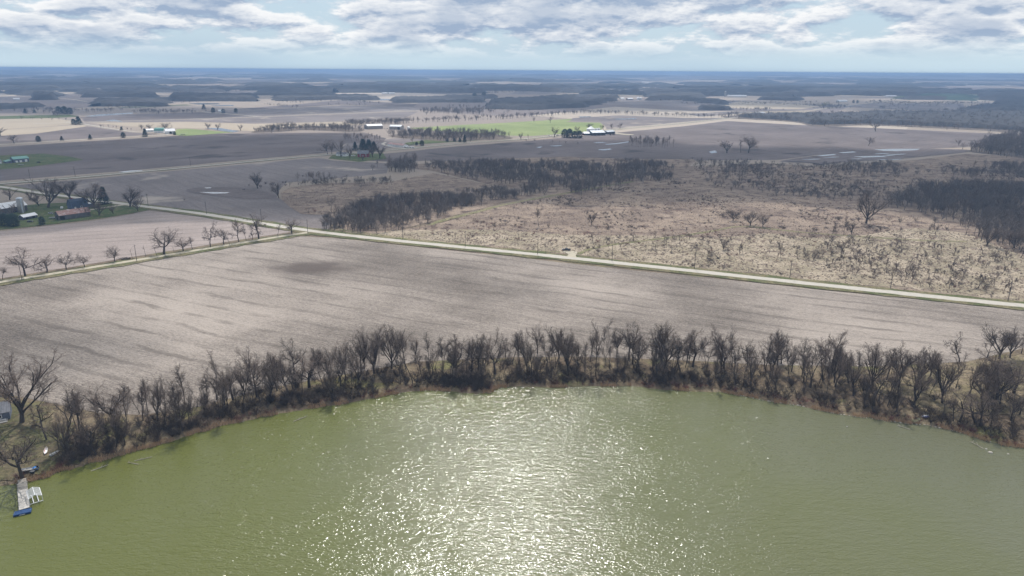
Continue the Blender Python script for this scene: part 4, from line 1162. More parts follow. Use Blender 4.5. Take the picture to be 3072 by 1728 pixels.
WOODS = [  # name, outline px, spacing m, heights, variant, material, label
    ('brush_strip', [(975, 692), (1065, 697), (1185, 690), (1245, 668), (1310, 668), (1330, 642), (1430, 614), (1560, 592), (1640, 575), (1600, 562), (1480, 577), (1330, 592), (1150, 602), (1060, 622), (1030, 650), (985, 668)], 4.0, (4, 11), 'tinytree', 'farwood', 'dense dark strip of bare trees and brush beside the straight track'),
    ('brush_strip', [(1280, 507), (1450, 547), (1640, 562), (1740, 587), (1830, 564), (1900, 546), (2015, 547), (2035, 520), (2010, 500), (1900, 490), (1700, 497), (1500, 492), (1340, 490)], 4.7, (5, 12), 'tinytree', 'farwood', 'long dark thicket of bare trees above the tan marsh'),
    ('thicket', [(1165, 517), (1250, 517), (1262, 500), (1170, 498)], 6.0, (8, 15), 'tinytree', 'farwood', 'bare thicket at the left end of the long dark thicket'),
    ('thicket', [(820, 562), (1020, 555), (1175, 556), (1168, 542), (1000, 540), (880, 546)], 5.5, (3, 8), 'tinytree', 'farwood', 'low dark brush along the top of the left marsh'),
    ('wood', [(2670, 612), (2800, 648), (2915, 670), (2905, 716), (3000, 738), (3090, 764), (3250, 720), (3250, 575), (2950, 562), (2750, 577)], 6.2, (8, 16), 'tinytree', 'farwood', 'dense bare wood at the right edge beyond the meadow'),
    ('thicket', [(2080, 560), (2260, 577), (2420, 582), (2600, 594), (2690, 577), (2640, 547), (2450, 542), (2250, 542), (2150, 537)], 8.5, (2.5, 7), 'tinytree', 'farwood', 'patchy brush across the upper marsh'),
    ('thicket', [(2440, 502), (2560, 522), (2700, 532), (2750, 517), (2650, 497), (2500, 492)], 7.0, (4, 9), 'tinytree', 'farwood', 'dark brush below the mud flat'),
    ('thicket', [(2048, 514), (2170, 517), (2300, 512), (2330, 492), (2200, 482), (2060, 492)], 8.0, (3, 8), 'tinytree', 'farwood', 'brush patch beneath the large rounded tree'),
    ('thicket', [(2830, 527), (3000, 532), (3150, 538), (3150, 502), (2950, 497), (2840, 507)], 6.5, (6, 11), 'tinytree', 'farwood', 'dark brush near the right edge of the marsh'),
    ('wood', [(2920, 457), (3000, 467), (3150, 482), (3250, 430), (3072, 402), (2990, 422), (2930, 442)], 8.5, (10, 18), 'tinytree', 'farwood', 'tall bare wood at the right edge above the marsh'),
    ('wood', [(2183, 354), (2378, 366), (2450, 380), (2612, 376), (2835, 386), (2962, 392), (3200, 402), (3350, 335), (3072, 312), (2930, 320), (2850, 342), (2640, 340), (2500, 347), (2350, 347), (2200, 347)], 14.0, (10, 18), 'tinytree', 'farwood', 'front trees of the wide blue-grey forest beyond the dark field at the right'),
    ('wood', [(1266, 340), (1420, 344), (1500, 340), (1440, 331), (1290, 331)], 14.0, (10, 16), 'tinytree', 'farwood', 'far wood above the long hedgerow'),
    ('wood', [(1176, 412), (1260, 417), (1340, 424), (1440, 421), (1530, 414), (1480, 402), (1380, 397), (1250, 400), (1180, 404)], 9.0, (8, 15), 'tinytree', 'farwood', 'bare wood below the green wheat field'),
    ('wood', [(760, 397), (830, 396), (905, 390), (960, 392), (1040, 396), (1095, 394), (1080, 386), (1000, 380), (880, 380), (800, 386)], 10.0, (7, 13), 'tinytree', 'farwood', 'dark bare wood left of the twin barns'),
    ('hedgerow', [(400, 341), (590, 341), (590, 334), (420, 333)], 12.0, (6, 12), 'tinytree', 'farwood', 'bare trees right of the long white pond'),
    ('hedgerow', [(60, 335), (400, 338), (400, 332), (60, 330)], 22.0, (8, 14), 'tinytree', 'farwood', 'thin line of far trees above the pasture'),
    ('hedgerow', [(2130, 332), (2310, 333), (2310, 328), (2130, 327)], 14.0, (6, 11), 'tinytree', 'farwood', 'row of far rounded trees left of the willow'),
    ('hedgerow', [(2620, 311), (2930, 312), (2930, 309), (2620, 308)], 14.0, (6, 9), 'tinytree', 'farwood', 'long far hedgerow right of the willow'),
    ('hedgerow', [(2180, 307), (2500, 322), (2500, 318), (2190, 304)], 16.0, (5, 8), 'tinytree', 'farwood', 'far hedgerow left of the willow'),
    ('thicket', [(2470, 328), (2540, 328), (2540, 318), (2480, 316)], 14.0, (6, 12), 'tinytree', 'farwood', 'far trees around the pale willow'),
    ('hedgerow', [(1030, 380), (1230, 372), (1220, 366), (1030, 372)], 9.0, (8, 15), 'tinytree', 'farwood', 'bare trees behind the twin barns'),
    ('hedgerow', [(640, 572), (1000, 545), (1000, 540), (860, 546)], 9.0, (1.5, 4), 'bush', 'brush', 'low scrub on the marsh rim'),
]
for i, (nm, pts, sp, (h0, h1), vk, mt, lb) in enumerate(WOODS):
    n = int(min(1600, max(8, area(pts) / (sp * sp))))
    q = scatter(pts, n, 100 + i); r = random.Random(i)
    pl = []
    cl = vnoise(q[:, 0] / 25, q[:, 1] / 25, i)
    for (x, y), c in zip(q, cl):
        if c < 0.28 and nm != 'wood': continue
        h = h0 + (h1 - h0) * min(1, max(0, 0.25 + 0.6 * (c - .3) + 0.45 * r.random()))
        jj = sp * (2.2 if r.random() < .25 else .7)
        pl.append((x + r.gauss(0, jj), y + r.gauss(0, jj), -0.1, h * (1 if jj < sp else .7), h * r.uniform(.85, 1.35), r.uniform(0, 6.28)))
    stuff(nm, lb, vk, pl, mt)

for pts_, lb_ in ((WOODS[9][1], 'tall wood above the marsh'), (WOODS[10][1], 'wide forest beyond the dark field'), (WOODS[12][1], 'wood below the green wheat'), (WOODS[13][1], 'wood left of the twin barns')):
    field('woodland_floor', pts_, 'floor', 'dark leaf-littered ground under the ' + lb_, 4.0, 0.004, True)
# rows and groves whose trees can be told apart: one object per tree
ROWS = [([(1100, 371), (1231, 369), (1360, 364), (1500, 357), (1620, 349), (1700, 343), (1760, 340)], 120, (9, 17), 'bare tree in the long hedgerow along the top of the green wheat', 4),
        ([(1760, 340), (1860, 342), (1960, 346), (2060, 350), (2180, 353)], 84, (8, 15), 'bare tree in the hedgerow right of the green wheat', 6),
        ([(760, 396), (830, 393), (900, 388)], 16, (6, 10), 'bare tree in the row left of the dark wood', 3),
        ([(290, 380), (330, 385), (380, 390), (410, 392)], 9, (5, 8), 'sapling along the upper driveway', 2),
        ([(1570, 424), (1640, 428), (1700, 432), (1730, 434)], 9, (3, 7), 'small tree along the ditch in the dark field', 3),
        ([(60, 357), (160, 360), (220, 366)], 10, (5, 9), 'small bare tree by the road corner at the left', 4)]
for pts, n, (h0, h1), lb, jit in ROWS:
    g = np.array([G(*p)[:2] for p in pts]); c_ = np.concatenate([[0], np.cumsum(np.hypot(*np.diff(g, axis=0).T))])
    made = []
    for k in range(n):
        s = c_[-1] * (k + rt.random() * .9) / n
        x = np.interp(s, c_, g[:, 0]) + rt.gauss(0, jit); y = np.interp(s, c_, g[:, 1]) + rt.gauss(0, jit)
        h = rt.uniform(h0, h1)
        made.append(put_tree('row_tree', 'tinytree', x, y, h, lb, group=lb.replace('tree', 'trees'), widen=rt.uniform(.9, 1.4), parts=False))
    row_labels(made, lb)
for pts, n, (h0, h1), lb in (([(1882, 441), (1960, 446), (2022, 443), (2018, 430), (1890, 427)], 60, (11, 15), 'slim poplar-like tree in the small grove in the dark field'),
                             ([(1030, 424), (1140, 426), (1145, 416), (1035, 414)], 46, (8, 12), 'bare tree in the square grove behind the red house'),
                             ([(1150, 517), (1265, 505), (1255, 492), (1165, 500)], 14, (12, 18), 'tall bare tree at the left end of the long thicket'),
                             ([(1000, 670), (1180, 680), (1300, 650), (1420, 606), (1250, 600), (1080, 620)], 60, (9, 15), 'taller bare tree rising from the brush strip beside the track'),
                             ([(890, 552), (1010, 548), (1010, 540), (890, 544)], 12, (8, 13), 'bare tree standing in the low brush of the left marsh'),
                             ([(2680, 600), (2900, 660), (3060, 740), (3072, 600), (2850, 580)], 50, (11, 17), 'taller bare tree in the dense wood at the right edge'),
                             ([(2240, 560), (2500, 575), (2640, 585), (2600, 560), (2300, 550)], 34, (5, 9), 'bare tree among the upper marsh brush')):
    made = []
    for x, y in scatter(pts, n, n):
        h = rt.uniform(h0, h1)
        made.append(put_tree('grove_tree', 'lowslender' if h > 7 else 'tinytree', x, y, h, lb, group=lb.replace(' tree', ' trees'), widen=rt.uniform(.8, 1.25), parts=False))
    row_labels(made, lb)


def canopy(name, label, outline, h, cell, mat, seed, hz_=False):
    """far wood read as one mass: a closed lumpy block of crowns"""
    g = np.array(outline); lo, hi = g.min(0) - cell, g.max(0) + cell
    nx_, ny_ = max(4, int((hi[0] - lo[0]) / cell)), max(4, int((hi[1] - lo[1]) / cell))
    X, Y = np.meshgrid(np.linspace(lo[0], hi[0], nx_), np.linspace(lo[1], hi[1], ny_))
    q = np.stack([X.ravel(), Y.ravel()], 1); r = np.random.RandomState(seed); q += r.randn(*q.shape) * cell * .25
    dd = seg_dist(q, g); ins__ = inside(q, g)
    sdv = np.where(ins__, dd, -dd) + (vnoise(q[:, 0] / (cell * 4), q[:, 1] / (cell * 4), seed) - .5) * cell * 3
    z0 = hills(q[:, 0], q[:, 1])
    z = z0 + np.clip(sdv / (cell * .5) + .4, -0.3, 1) * h * (0.65 + 0.55 * r.rand(len(q)))
    I_ = np.arange(nx_ * ny_).reshape(ny_, nx_)
    F = np.stack([I_[:-1, :-1], I_[:-1, 1:], I_[1:, 1:], I_[1:, :-1]], -1).reshape(-1, 4)
    F = F[(sdv[F] > -cell * .6).any(1)]
    return np.column_stack([q, z]), F


FAR = [([(515, 304), (760, 304), (765, 291), (520, 286)], 16), ([(255, 292), (455, 292), (460, 284), (260, 284)], 15), ([(290, 319), (495, 319), (495, 306), (300, 302)], 12), ([(108, 300), (163, 300), (160, 286), (115, 286)], 20),
       ([(-200, 268), (0, 266), (450, 264), (450, 253), (0, 251), (-200, 252)], 16), ([(750, 271), (940, 273), (930, 259), (750, 253)], 18), ([(830, 303), (1024, 299), (1120, 300), (1110, 290), (840, 291)], 13),
       ([(1000, 278), (1330, 278), (1330, 263), (1024, 266)], 18), ([(1445, 272), (1780, 271), (1780, 261), (1450, 261)], 18), ([(1470, 326), (1560, 331), (1750, 323), (1830, 301), (1850, 293), (1700, 291), (1560, 301), (1480, 306)], 14),
       ([(1180, 309), (1450, 307), (1440, 296), (1190, 296)], 12), ([(1750, 307), (1830, 306), (1830, 295), (1760, 293)], 14), ([(1960, 301), (2090, 301), (2090, 284), (1970, 284)], 18), ([(2580, 255), (2665, 255), (2665, 249), (2580, 249)], 18),
       ([(2400, 277), (2740, 277), (2740, 263), (2420, 259)], 18), ([(2755, 297), (2930, 303), (2930, 291), (2770, 285)], 16), ([(2950, 302), (3300, 304), (3300, 276), (2950, 273)], 18), ([(2030, 276), (2400, 276), (2400, 263), (2040, 263)], 17),
       ([(300, 312), (600, 300), (590, 297), (300, 300)], 9), ([(760, 286), (1000, 290), (1000, 284), (780, 281)], 10), ([(2050, 302), (2180, 315), (2180, 307), (2080, 298)], 12), ([(0, 328), (120, 322), (120, 316), (0, 318)], 9), ([(1330, 300), (1480, 296), (1480, 288), (1340, 290)], 9),
       ([(2100, 330), (2180, 330), (2150, 322), (2100, 322)], 12), ([(2960, 340), (3200, 345), (3250, 312), (3000, 308)], 16), ([(2280, 300), (2400, 302), (2400, 296), (2290, 294)], 10)]
FAR_LB = ['right behind the thin ponds', 'left of the thin ponds', 'in front of the thin ponds', 'tall and square at the far left', 'along the far left skyline', 'left of centre under the skyline', 'above the middle-distance fields', 'dark band left of centre', 'dark band in the centre', 'beyond the long hedgerow',
          'above the far pond', 'small block left of the white sheds', 'block right of the white sheds', 'little rectangular block under the right skyline', 'dark band right of centre', 'of pines beside the green meadow', 'at the right edge', 'long band behind the far farm', 'low scrub behind the ponds', 'low scrub in the left middle distance', 'clump left of the far mauve field', 'scrub at the left edge', 'scrub near the middle-distance evergreens', 'clump above the hedgerow', 'upper slope of the right-hand forest', 'clump below the far farm']
FAR.append(([(2200, 351), (2380, 362), (2450, 375), (2612, 371), (2835, 381), (2962, 387), (3200, 396), (3350, 337), (3072, 314), (2930, 322), (2850, 343), (2640, 341), (2500, 348), (2350, 348)], 10)); FAR_LB.append('wide forest mass beyond the dark field at the right')
for i, ((pts, h), lb) in enumerate(zip(FAR, FAR_LB)):
    g = [G(*p)[:2] for p in pts]; dm = float(np.mean([p[1] for p in g]))
    V, F = canopy('far_wood', '', g, h, 9 if dm < 2400 else 16 if dm < 3500 else 34, 'farwood', i)
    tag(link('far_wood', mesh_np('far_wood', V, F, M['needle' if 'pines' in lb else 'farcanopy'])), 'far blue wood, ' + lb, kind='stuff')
rw = random.Random(21); parts = []
for k in range(430):
    dd = 3900 * (6.6 ** rw.random()); az = R_(rw.uniform(-40, 40)); L = rw.uniform(200, 1100) * (dd / 9000) ** .5; W = rw.uniform(50, 230) * (dd / 9000) ** .5
    c = np.array([math.sin(az) * dd, math.cos(az) * dd]); a = rw.choice([0.05, 0.1, -.15, .7, -.8]) + rw.gauss(0, .1)
    ax = np.array([math.cos(a), math.sin(a)]); bx = np.array([-ax[1], ax[0]])
    g = [c + ax * L * u / 2 + bx * W * v_ / 2 for u, v_ in ((-1, -.7), (0, -1), (1, -.6), (1, .8), (.2, 1), (-1, .6))]
    parts.append(canopy('', '', g, rw.uniform(11, 24), 32 if dd < 6000 else 60 if dd < 12000 else 110, '', k))
V, F = cat(parts)
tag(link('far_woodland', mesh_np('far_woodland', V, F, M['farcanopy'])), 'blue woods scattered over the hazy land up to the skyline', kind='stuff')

# ------------------------------------------------------------------ marsh scrub
def mpoly(*p): return [tuple(q) for q in p]


SCR = [('bush', [(2350, 770), (2700, 720), (3000, 760), (3060, 860), (2900, 880), (2600, 840)], 80, (1.4, 3.6), 'low twiggy bush scattered in the right half of the roadside meadow', 'twig'),
       ('bush', [(1150, 695), (1450, 665), (1700, 690), (1900, 690), (2300, 700), (2300, 780), (2000, 770), (1750, 735), (1500, 725), (1250, 715)], 95, (1.0, 2.9), 'low bush scattered in the left half of the roadside meadow', 'twig_red'),
       ('bush', [(1400, 640), (1900, 570), (2200, 590), (2550, 620), (2600, 680), (2200, 670), (1700, 680)], 90, (0.9, 2.5), 'low dark bush dotted over the open marsh', 'brush'),
       ('bush', [(860, 590), (1150, 555), (1260, 545), (1150, 590), (1000, 640), (900, 620)], 12, (1.0, 2.4), 'low round bush in the tan marsh left of the brush strip', 'twig_red')]
for nm, pts, n, (h0, h1), lb, mt in SCR:
    made = []
    for x, y in scatter(pts, n, n + 3):
        h = h0 + (h1 - h0) * rt.random() ** 1.6
        made.append(put_tree('bush', 'bush', x, y, h, lb, group=lb.replace('bush', 'bushes'), widen=rt.uniform(1.0, 1.9), parts=False, cmat=mt, category='bush'))
    row_labels(made, lb)
for (pts, n, lb) in (([(2350, 770), (2550, 720), (2800, 740), (3060, 780), (3060, 880), (2850, 880), (2650, 850), (2450, 800)], 230, 'thin sapling in the thicket of saplings beside the road at the right'),
                     ([(1700, 720), (2100, 700), (2400, 730), (2450, 790), (2100, 780)], 50, 'thin sapling scattered in the roadside meadow')):
    for x, y in scatter(pts, n, n + 7):
        put_tree('sapling', 'sapling', x, y, rt.uniform(2.8, 6.8) * (1 if rt.random() < .8 else 1.25), lb, group=lb.replace('sapling', 'saplings', 1), widen=rt.uniform(.7, 1.3), parts=False)
for x, y, hh, wd, lb, mt in ((1430, 664, 3.4, 3.4, 'broad dark bush beside the brush strip', 'brush'), (1475, 672, 2.0, 3.0, 'low reddish bush right of the broad dark bush', 'twig_red'), (1645, 682, 3.6, 1.5, 'round bush at the foot of the narrow marsh tree', 'brush'), (1790, 686, 2.8, 1.5, 'round bush right of the dense small marsh tree', 'brush'),
                             (2795, 719, 3.8, 2.4, 'large low reddish bush in the meadow', 'twig_red'), (2832, 724, 2.8, 1.9, 'smaller bush touching the large reddish one', 'twig_red'), (2575, 664, 5.2, 1.6, 'dark bush under the tallest marsh tree, left', 'brush'), (2610, 664, 4.8, 1.6, 'dark bush under the tallest marsh tree, right', 'brush'), (2455, 645, 3.0, 1.3, 'small round bush alone in the marsh', 'brush'),
                             (2665, 662, 4.6, 1.5, 'left bush of three in front of the right-hand wood', 'brush'), (2700, 668, 6.4, 1.5, 'big middle bush of three in front of the right-hand wood', 'brush'), (2745, 664, 5.0, 1.5, 'right bush of three in front of the right-hand wood', 'brush'), (945, 636, 4.0, 1.6, 'round reddish bush at the marsh edge left of the brush strip', 'twig_red'), (925, 640, 3.0, 1.6, 'smaller bush left of the round reddish one', 'brush'),
                             (2840, 690, 4.0, 1.9, 'grey bush right of the forked meadow tree', 'brush'), (853, 580, 2.0, 1.5, 'small dark red bush in the left marsh', 'twig_red'), (950, 577, 2.0, 1.8, 'pair-like dark red bush in the left marsh', 'twig_red'), (1275, 690, 3.5, 2.4, 'dark brushy bush at the near tip of the brush strip', 'brush'), (1090, 690, 4.0, 2.2, 'dark bush at the roadside end of the brush strip', 'brush'), (2503, 697, 3.4, 2.2, 'dark bush at the foot of the marsh clump', 'brush')):
    b = G(x, y)
    put_tree('bush', 'shrub', b[0], b[1], hh, lb, widen=wd * .75, parts=False, cmat=mt, category='bush', group='larger bushes of the marsh')
TRUCK = G(1699, 757)


def clumps(pts, n, seed, h0, h1, thr, cell):
    q = scatter(pts, n, seed); c = vnoise(q[:, 0] / cell, q[:, 1] / (cell * .6), seed) * .65 + vnoise(q[:, 0] / (cell * .35), q[:, 1] / (cell * .3), seed + 1) * .35
    r = random.Random(seed); out = []
    for (x, y), k in zip(q, c):
        if k < thr or np.hypot(x - TRUCK[0], y - TRUCK[1]) < 16: continue
        h = h0 + (h1 - h0) * r.random() ** 1.5 * min(1, (k - thr) * 4 + .35)
        out.append((x, y, 0.1, h, h * r.uniform(1.0, 1.9), r.uniform(0, 6.28)))
    return out


UPM = [(1200, 690), (1500, 618), (1700, 590), (1900, 552), (2050, 545), (2060, 500), (2300, 492), (2700, 490), (3100, 500), (3100, 560), (2700, 580), (2650, 620), (2900, 690), (2600, 700), (2300, 690), (1900, 700), (1500, 690)]
LOM = [(1100, 705), (1421, 733), (2048, 797), (2445, 840), (3072, 903), (3200, 800), (3072, 765), (2900, 700), (2600, 700), (2300, 695), (1900, 700), (1500, 690)]
stuff('marsh_scrub', 'grey-brown brush in irregular patches over the upper marsh', 'bush', clumps(UPM, 5200, 41, .7, 3.2, .54, 45), 'brush')
stuff('marsh_scrub', 'russet brush in irregular patches over the marsh', 'bush', clumps(UPM, 3600, 43, .5, 1.7, .52, 38) + clumps(LOM, 1500, 47, .5, 1.9, .58, 22), 'twig_red')
stuff('marsh_scrub', 'dull twiggy scrub among the roadside meadow grass', 'bush', clumps(LOM, 2600, 53, .6, 2.6, .55, 26), 'twig')
stuff('marsh_trees', 'small bare trees massed in patches across the upper marsh', 'tinytree', clumps([(2060, 575), (2200, 492), (2700, 490), (3100, 500), (3100, 565), (2700, 585), (2600, 610), (2300, 590)], 1100, 59, 2.5, 8.5, .50, 60), 'farwood')
pl = []
for k in range(120):
    dd = rw.uniform(1500, 5200); az = R_(rw.uniform(-40, 40)); c0 = np.array([math.sin(az) * dd, math.cos(az) * dd]); a = R_(rw.choice([44, -46, 0, 10]) + rw.gauss(0, 4)); L = rw.uniform(80, 420)
    if dd < 2300 and (P((c0[0], c0[1], 0))[0] > 1000 or P((c0[0], c0[1], 0))[1] > 345): continue
    n = int(L / rw.uniform(9, 18))
    for i in range(n):
        u = (rw.random() - .5) * L; h = rw.uniform(5, 13)
        pl.append((c0[0] + math.cos(a) * u + rw.gauss(0, 5), c0[1] + math.sin(a) * u + rw.gauss(0, 5), -.1, h, h * rw.uniform(.9, 1.4), rw.uniform(0, 6.28)))
stuff('far_tree_lines', 'broken lines of bare trees between the far fields', 'tinytree', pl, 'farwood')
resolve_stuff()
# tussocks of dead grass: uncountable
q = np.vstack([scatter([(1100, 706), (1421, 735), (2048, 800), (2445, 843), (3072, 907), (3200, 760), (2900, 700), (2600, 690), (2300, 690), (1950, 700), (1500, 690)], 5200, 1),
               scatter([(1200, 690), (1500, 615), (1900, 550), (2300, 590), (2700, 640), (2900, 700), (2300, 700), (1500, 690)], 3600, 2), scatter([(850, 590), (1000, 552), (1250, 545), (1150, 600), (1000, 640), (900, 630)], 700, 3)])
rq = np.random.RandomState(8); VV = []
for x, y in q:
    hh = .25 + .4 * rq.rand(); wd = .35 + .7 * rq.rand(); a0 = rq.rand() * 6
    ring = [(x + wd * math.cos(a0 + t) * (.7 + .5 * rq.rand()), y + wd * math.sin(a0 + t) * (.7 + .5 * rq.rand()), 0.22) for t in (0, 1.57, 3.14, 4.71)]
    tp = (x + rq.randn() * .2, y + rq.randn() * .2, 0.22 + hh)
    for i in range(4): VV.append([ring[i], ring[(i + 1) % 4], tp])
VV = np.array(VV)
tag(link('grass_tussocks', mesh_np('grass_tussocks', VV.reshape(-1, 3), np.arange(len(VV) * 3).reshape(-1, 3), M['marsh'], nv=3)), 'dead grass tussocks over the marsh and meadow', kind='stuff')

# ------------------------------------------------------------------ buildings
M['wh_metal'] = ribbed('white_sheet_metal', (0.60, 0.60, 0.60), (0.50, 0.49, 0.47), 0.9, 0.45, 0.25)
M['grey_metal'] = ribbed('grey_sheet_metal', (0.52, 0.55, 0.58), (0.36, 0.37, 0.38), 0.9, 0.4, 0.3)
M['rust_metal'] = ribbed('rusted_roof_metal', (0.50, 0.45, 0.44), (0.26, 0.13, 0.10), 0.8, 0.6, 0.62)
M['old_wood'] = ribbed('weathered_boards', (0.075, 0.075, 0.08), (0.13, 0.125, 0.12), 0.35, 0.9, 0.5)
M['dark_wood'] = ribbed('dark_boards', (0.05, 0.06, 0.075), (0.08, 0.085, 0.09), 0.35, 0.9, 0.4)
M['blue_roof'] = ribbed('blue_shingles', (0.045, 0.07, 0.12), (0.03, 0.045, 0.075), 0.5, 0.8, 0.4)
M['blue_wall'] = ribbed('blue_siding', (0.07, 0.10, 0.155), (0.05, 0.07, 0.11), 0.3, 0.8, 0.3)
M['green_roof'] = ribbed('green_roof_metal', (0.10, 0.27, 0.22), (0.15, 0.30, 0.25), 0.8, 0.5, 0.3)
M['red_wall'] = ribbed('red_boards', (0.24, 0.03, 0.035), (0.17, 0.03, 0.03), 0.4, 0.8, 0.3)
M['grey_roof'] = ribbed('grey_shingles', (0.20, 0.20, 0.215), (0.14, 0.14, 0.15), 0.5, 0.85, 0.4)
M['white'] = plain('white_paint', (0.74, 0.74, 0.72), 0.6, 0.06)
M['tanwall'] = ribbed('tan_sheet_metal', (0.30, 0.27, 0.25), (0.24, 0.22, 0.20), 0.6, 0.6, 0.3)
M['conc'] = plain('concrete', (0.30, 0.285, 0.265), 0.9, 0.2, 0.5)
M['glass'] = plain('dark_window_glass', (0.02, 0.025, 0.03), 0.08, 0.1, 1.0, 0.8)
M['slate_wall'] = ribbed('slate_blue_siding', (0.13, 0.145, 0.185), (0.10, 0.115, 0.15), 0.25, 0.8, 0.3, 2)
M['black'] = plain('black_car_paint', (0.008, 0.008, 0.010), 0.22, 0.1, 1.0, 0.6)
M['rubber'] = plain('black_rubber', (0.012, 0.012, 0.012), 0.85)
M['chrome'] = plain('steel', (0.55, 0.55, 0.56), 0.35, 0.1, 2.0, 0.5, 0.7)
M['alu'] = plain('white_aluminium', (0.70, 0.70, 0.70), 0.45, 0.05, 2.0, 0.5)
M['plank'] = plain('weathered_dock_planks', (0.43, 0.40, 0.36), 0.9, 0.22, 1.2)
M['plank2'] = plain('dark_planks', (0.20, 0.185, 0.165), 0.9, 0.25, 1.2)
M['navy'] = plain('navy_plastic', (0.012, 0.045, 0.13), 0.45, 0.15, 1.0)
M['blue_tarp'] = plain('bright_blue_tarp', (0.015, 0.16, 0.45), 0.5, 0.25, 2.5)
M['orange'] = plain('orange_plastic', (0.55, 0.17, 0.03), 0.5)
M['red_hull'] = plain('red_hull', (0.35, 0.04, 0.045), 0.4, 0.15)
M['pale_green'] = plain('pale_green_hull', (0.42, 0.46, 0.30), 0.5, 0.12)
M['pole'] = plain('tarred_pole_wood', (0.055, 0.045, 0.038), 0.9, 0.2, 1.0)
M['rock'] = plain('pale_rock', (0.40, 0.36, 0.31), 0.9, 0.3, 1.5)
M['drift'] = plain('bleached_driftwood', (0.33, 0.29, 0.24), 0.9, 0.25, 1.5)
M['purple'] = plain('blue_violet_plastic', (0.13, 0.15, 0.40), 0.5, 0.2)


def barn(name, label, cx, cy_, L, W, wh, rh, rz, wall, roof, style='gable', doors=(), windows=(), cat_='barn', group=None, over=0.5, parent_extra=None):
    """building with its long axis on local X; doors/windows: (face, along, z, w, h[, material]) face in 'F','B','L','R'"""
    o = thing(name, label, cat_, (cx, cy_, 0.1), rz, group)
    hx, hy = L / 2, W / 2
    mb = MB()
    if style == 'gambrel': prof = [(-hy, wh), (-hy * .62, wh + rh * .68), (0, wh + rh), (hy * .62, wh + rh * .68), (hy, wh)]
    elif style == 'shed': prof = [(-hy, wh), (hy, wh + rh)]
    elif style == 'arch': prof = [(-hy * math.cos(t), wh + rh * math.sin(t)) for t in np.linspace(0, math.pi, 9)]
    else: prof = [(-hy, wh), (0, wh + rh), (hy, wh)]
    for x in (-hx, hx):
        p = [(x, -hy, 0)] + [(x, y, z) for y, z in prof] + [(x, hy, 0)]
        mb.poly(p if x < 0 else p[::-1])
    mb.poly([(-hx, -hy, 0), (hx, -hy, 0), (hx, -hy, prof[0][1]), (-hx, -hy, prof[0][1])])
    mb.poly([(hx, hy, 0), (-hx, hy, 0), (-hx, hy, prof[-1][1]), (hx, hy, prof[-1][1])])
    mb.build('wall', M[wall], o)
    rb = MB(); tk = 0.18
    pr = list(prof)
    (y0, z0), (y1, z1) = pr[0], pr[1]; k = over / math.hypot(y1 - y0, z1 - z0); pr[0] = (y0 - (y1 - y0) * k, z0 - (z1 - z0) * k)
    (y0, z0), (y1, z1) = pr[-1], pr[-2]; k = over / math.hypot(y1 - y0, z1 - z0); pr[-1] = (y0 - (y1 - y0) * k, z0 - (z1 - z0) * k)
    for (ya, za), (yb, zb) in zip(pr[:-1], pr[1:]):
        xo = hx + over * .8
        rb.hexa([(-xo, ya, za + .03), (xo, ya, za + .03), (xo, yb, zb + .03), (-xo, yb, zb + .03)], [(-xo, ya, za + tk), (xo, ya, za + tk), (xo, yb, zb + tk), (-xo, yb, zb + tk)])
    rf = rb.build('roof', M[roof], o)
    for lst, nm, dm in ((doors, 'door', 'white'), (windows, 'window', 'glass')):
        for it in lst:
            f, u, z, w_, h_ = it[:5]; m_ = it[5] if len(it) > 5 else dm
            b_ = MB(); t_ = 0.12
            if f in 'FB': b_.box((u, (-hy if f == 'F' else hy), z + h_ / 2), (w_, t_, h_))
            else: b_.box(((-hx if f == 'L' else hx), u, z + h_ / 2), (t_, w_, h_))
            q = b_.build(nm, M[m_], o)
            if nm == 'window':
                fr = MB()
                if f in 'FB':
                    yy = (-hy if f == 'F' else hy) + (-.04 if f == 'F' else .04)
                    for du, dz, sw, sh in ((0, 0, w_ + .3, .18), (0, h_, w_ + .3, .18), (-w_ / 2, h_ / 2, .18, h_), (w_ / 2, h_ / 2, .18, h_)): fr.box((u + du, yy, z + dz), (sw, .14, sh))
                else:
                    xx = (-hx if f == 'L' else hx) + (-.04 if f == 'L' else .04)
                    for du, dz, sw, sh in ((0, 0, w_ + .3, .18), (0, h_, w_ + .3, .18), (-w_ / 2, h_ / 2, .18, h_), (w_ / 2, h_ / 2, .18, h_)): fr.box((xx, u + du, z + dz), (.14, sw, sh))
                fr.build('frame', M['white'], q)
    return o


def face_angle(a, b):
    """angle of the wall line through two photo points"""
    g, h = G(*a), G(*b); return math.atan2(h[1] - g[1], h[0] - g[0]), (g + h) / 2, float(np.hypot(*(h - g)[:2]))


def barn_px(name, label, a, b, W, wh, rh, wall, roof, **kw):
    """front wall foot runs from photo point a to b"""
    rz, c, L = face_angle(a, b)
    c = c[:2] + np.array([-math.sin(rz), math.cos(rz)]) * W / 2
    return barn(name, label, c[0], c[1], kw.pop('L', L), W, wh, rh, rz, wall, roof, **kw)


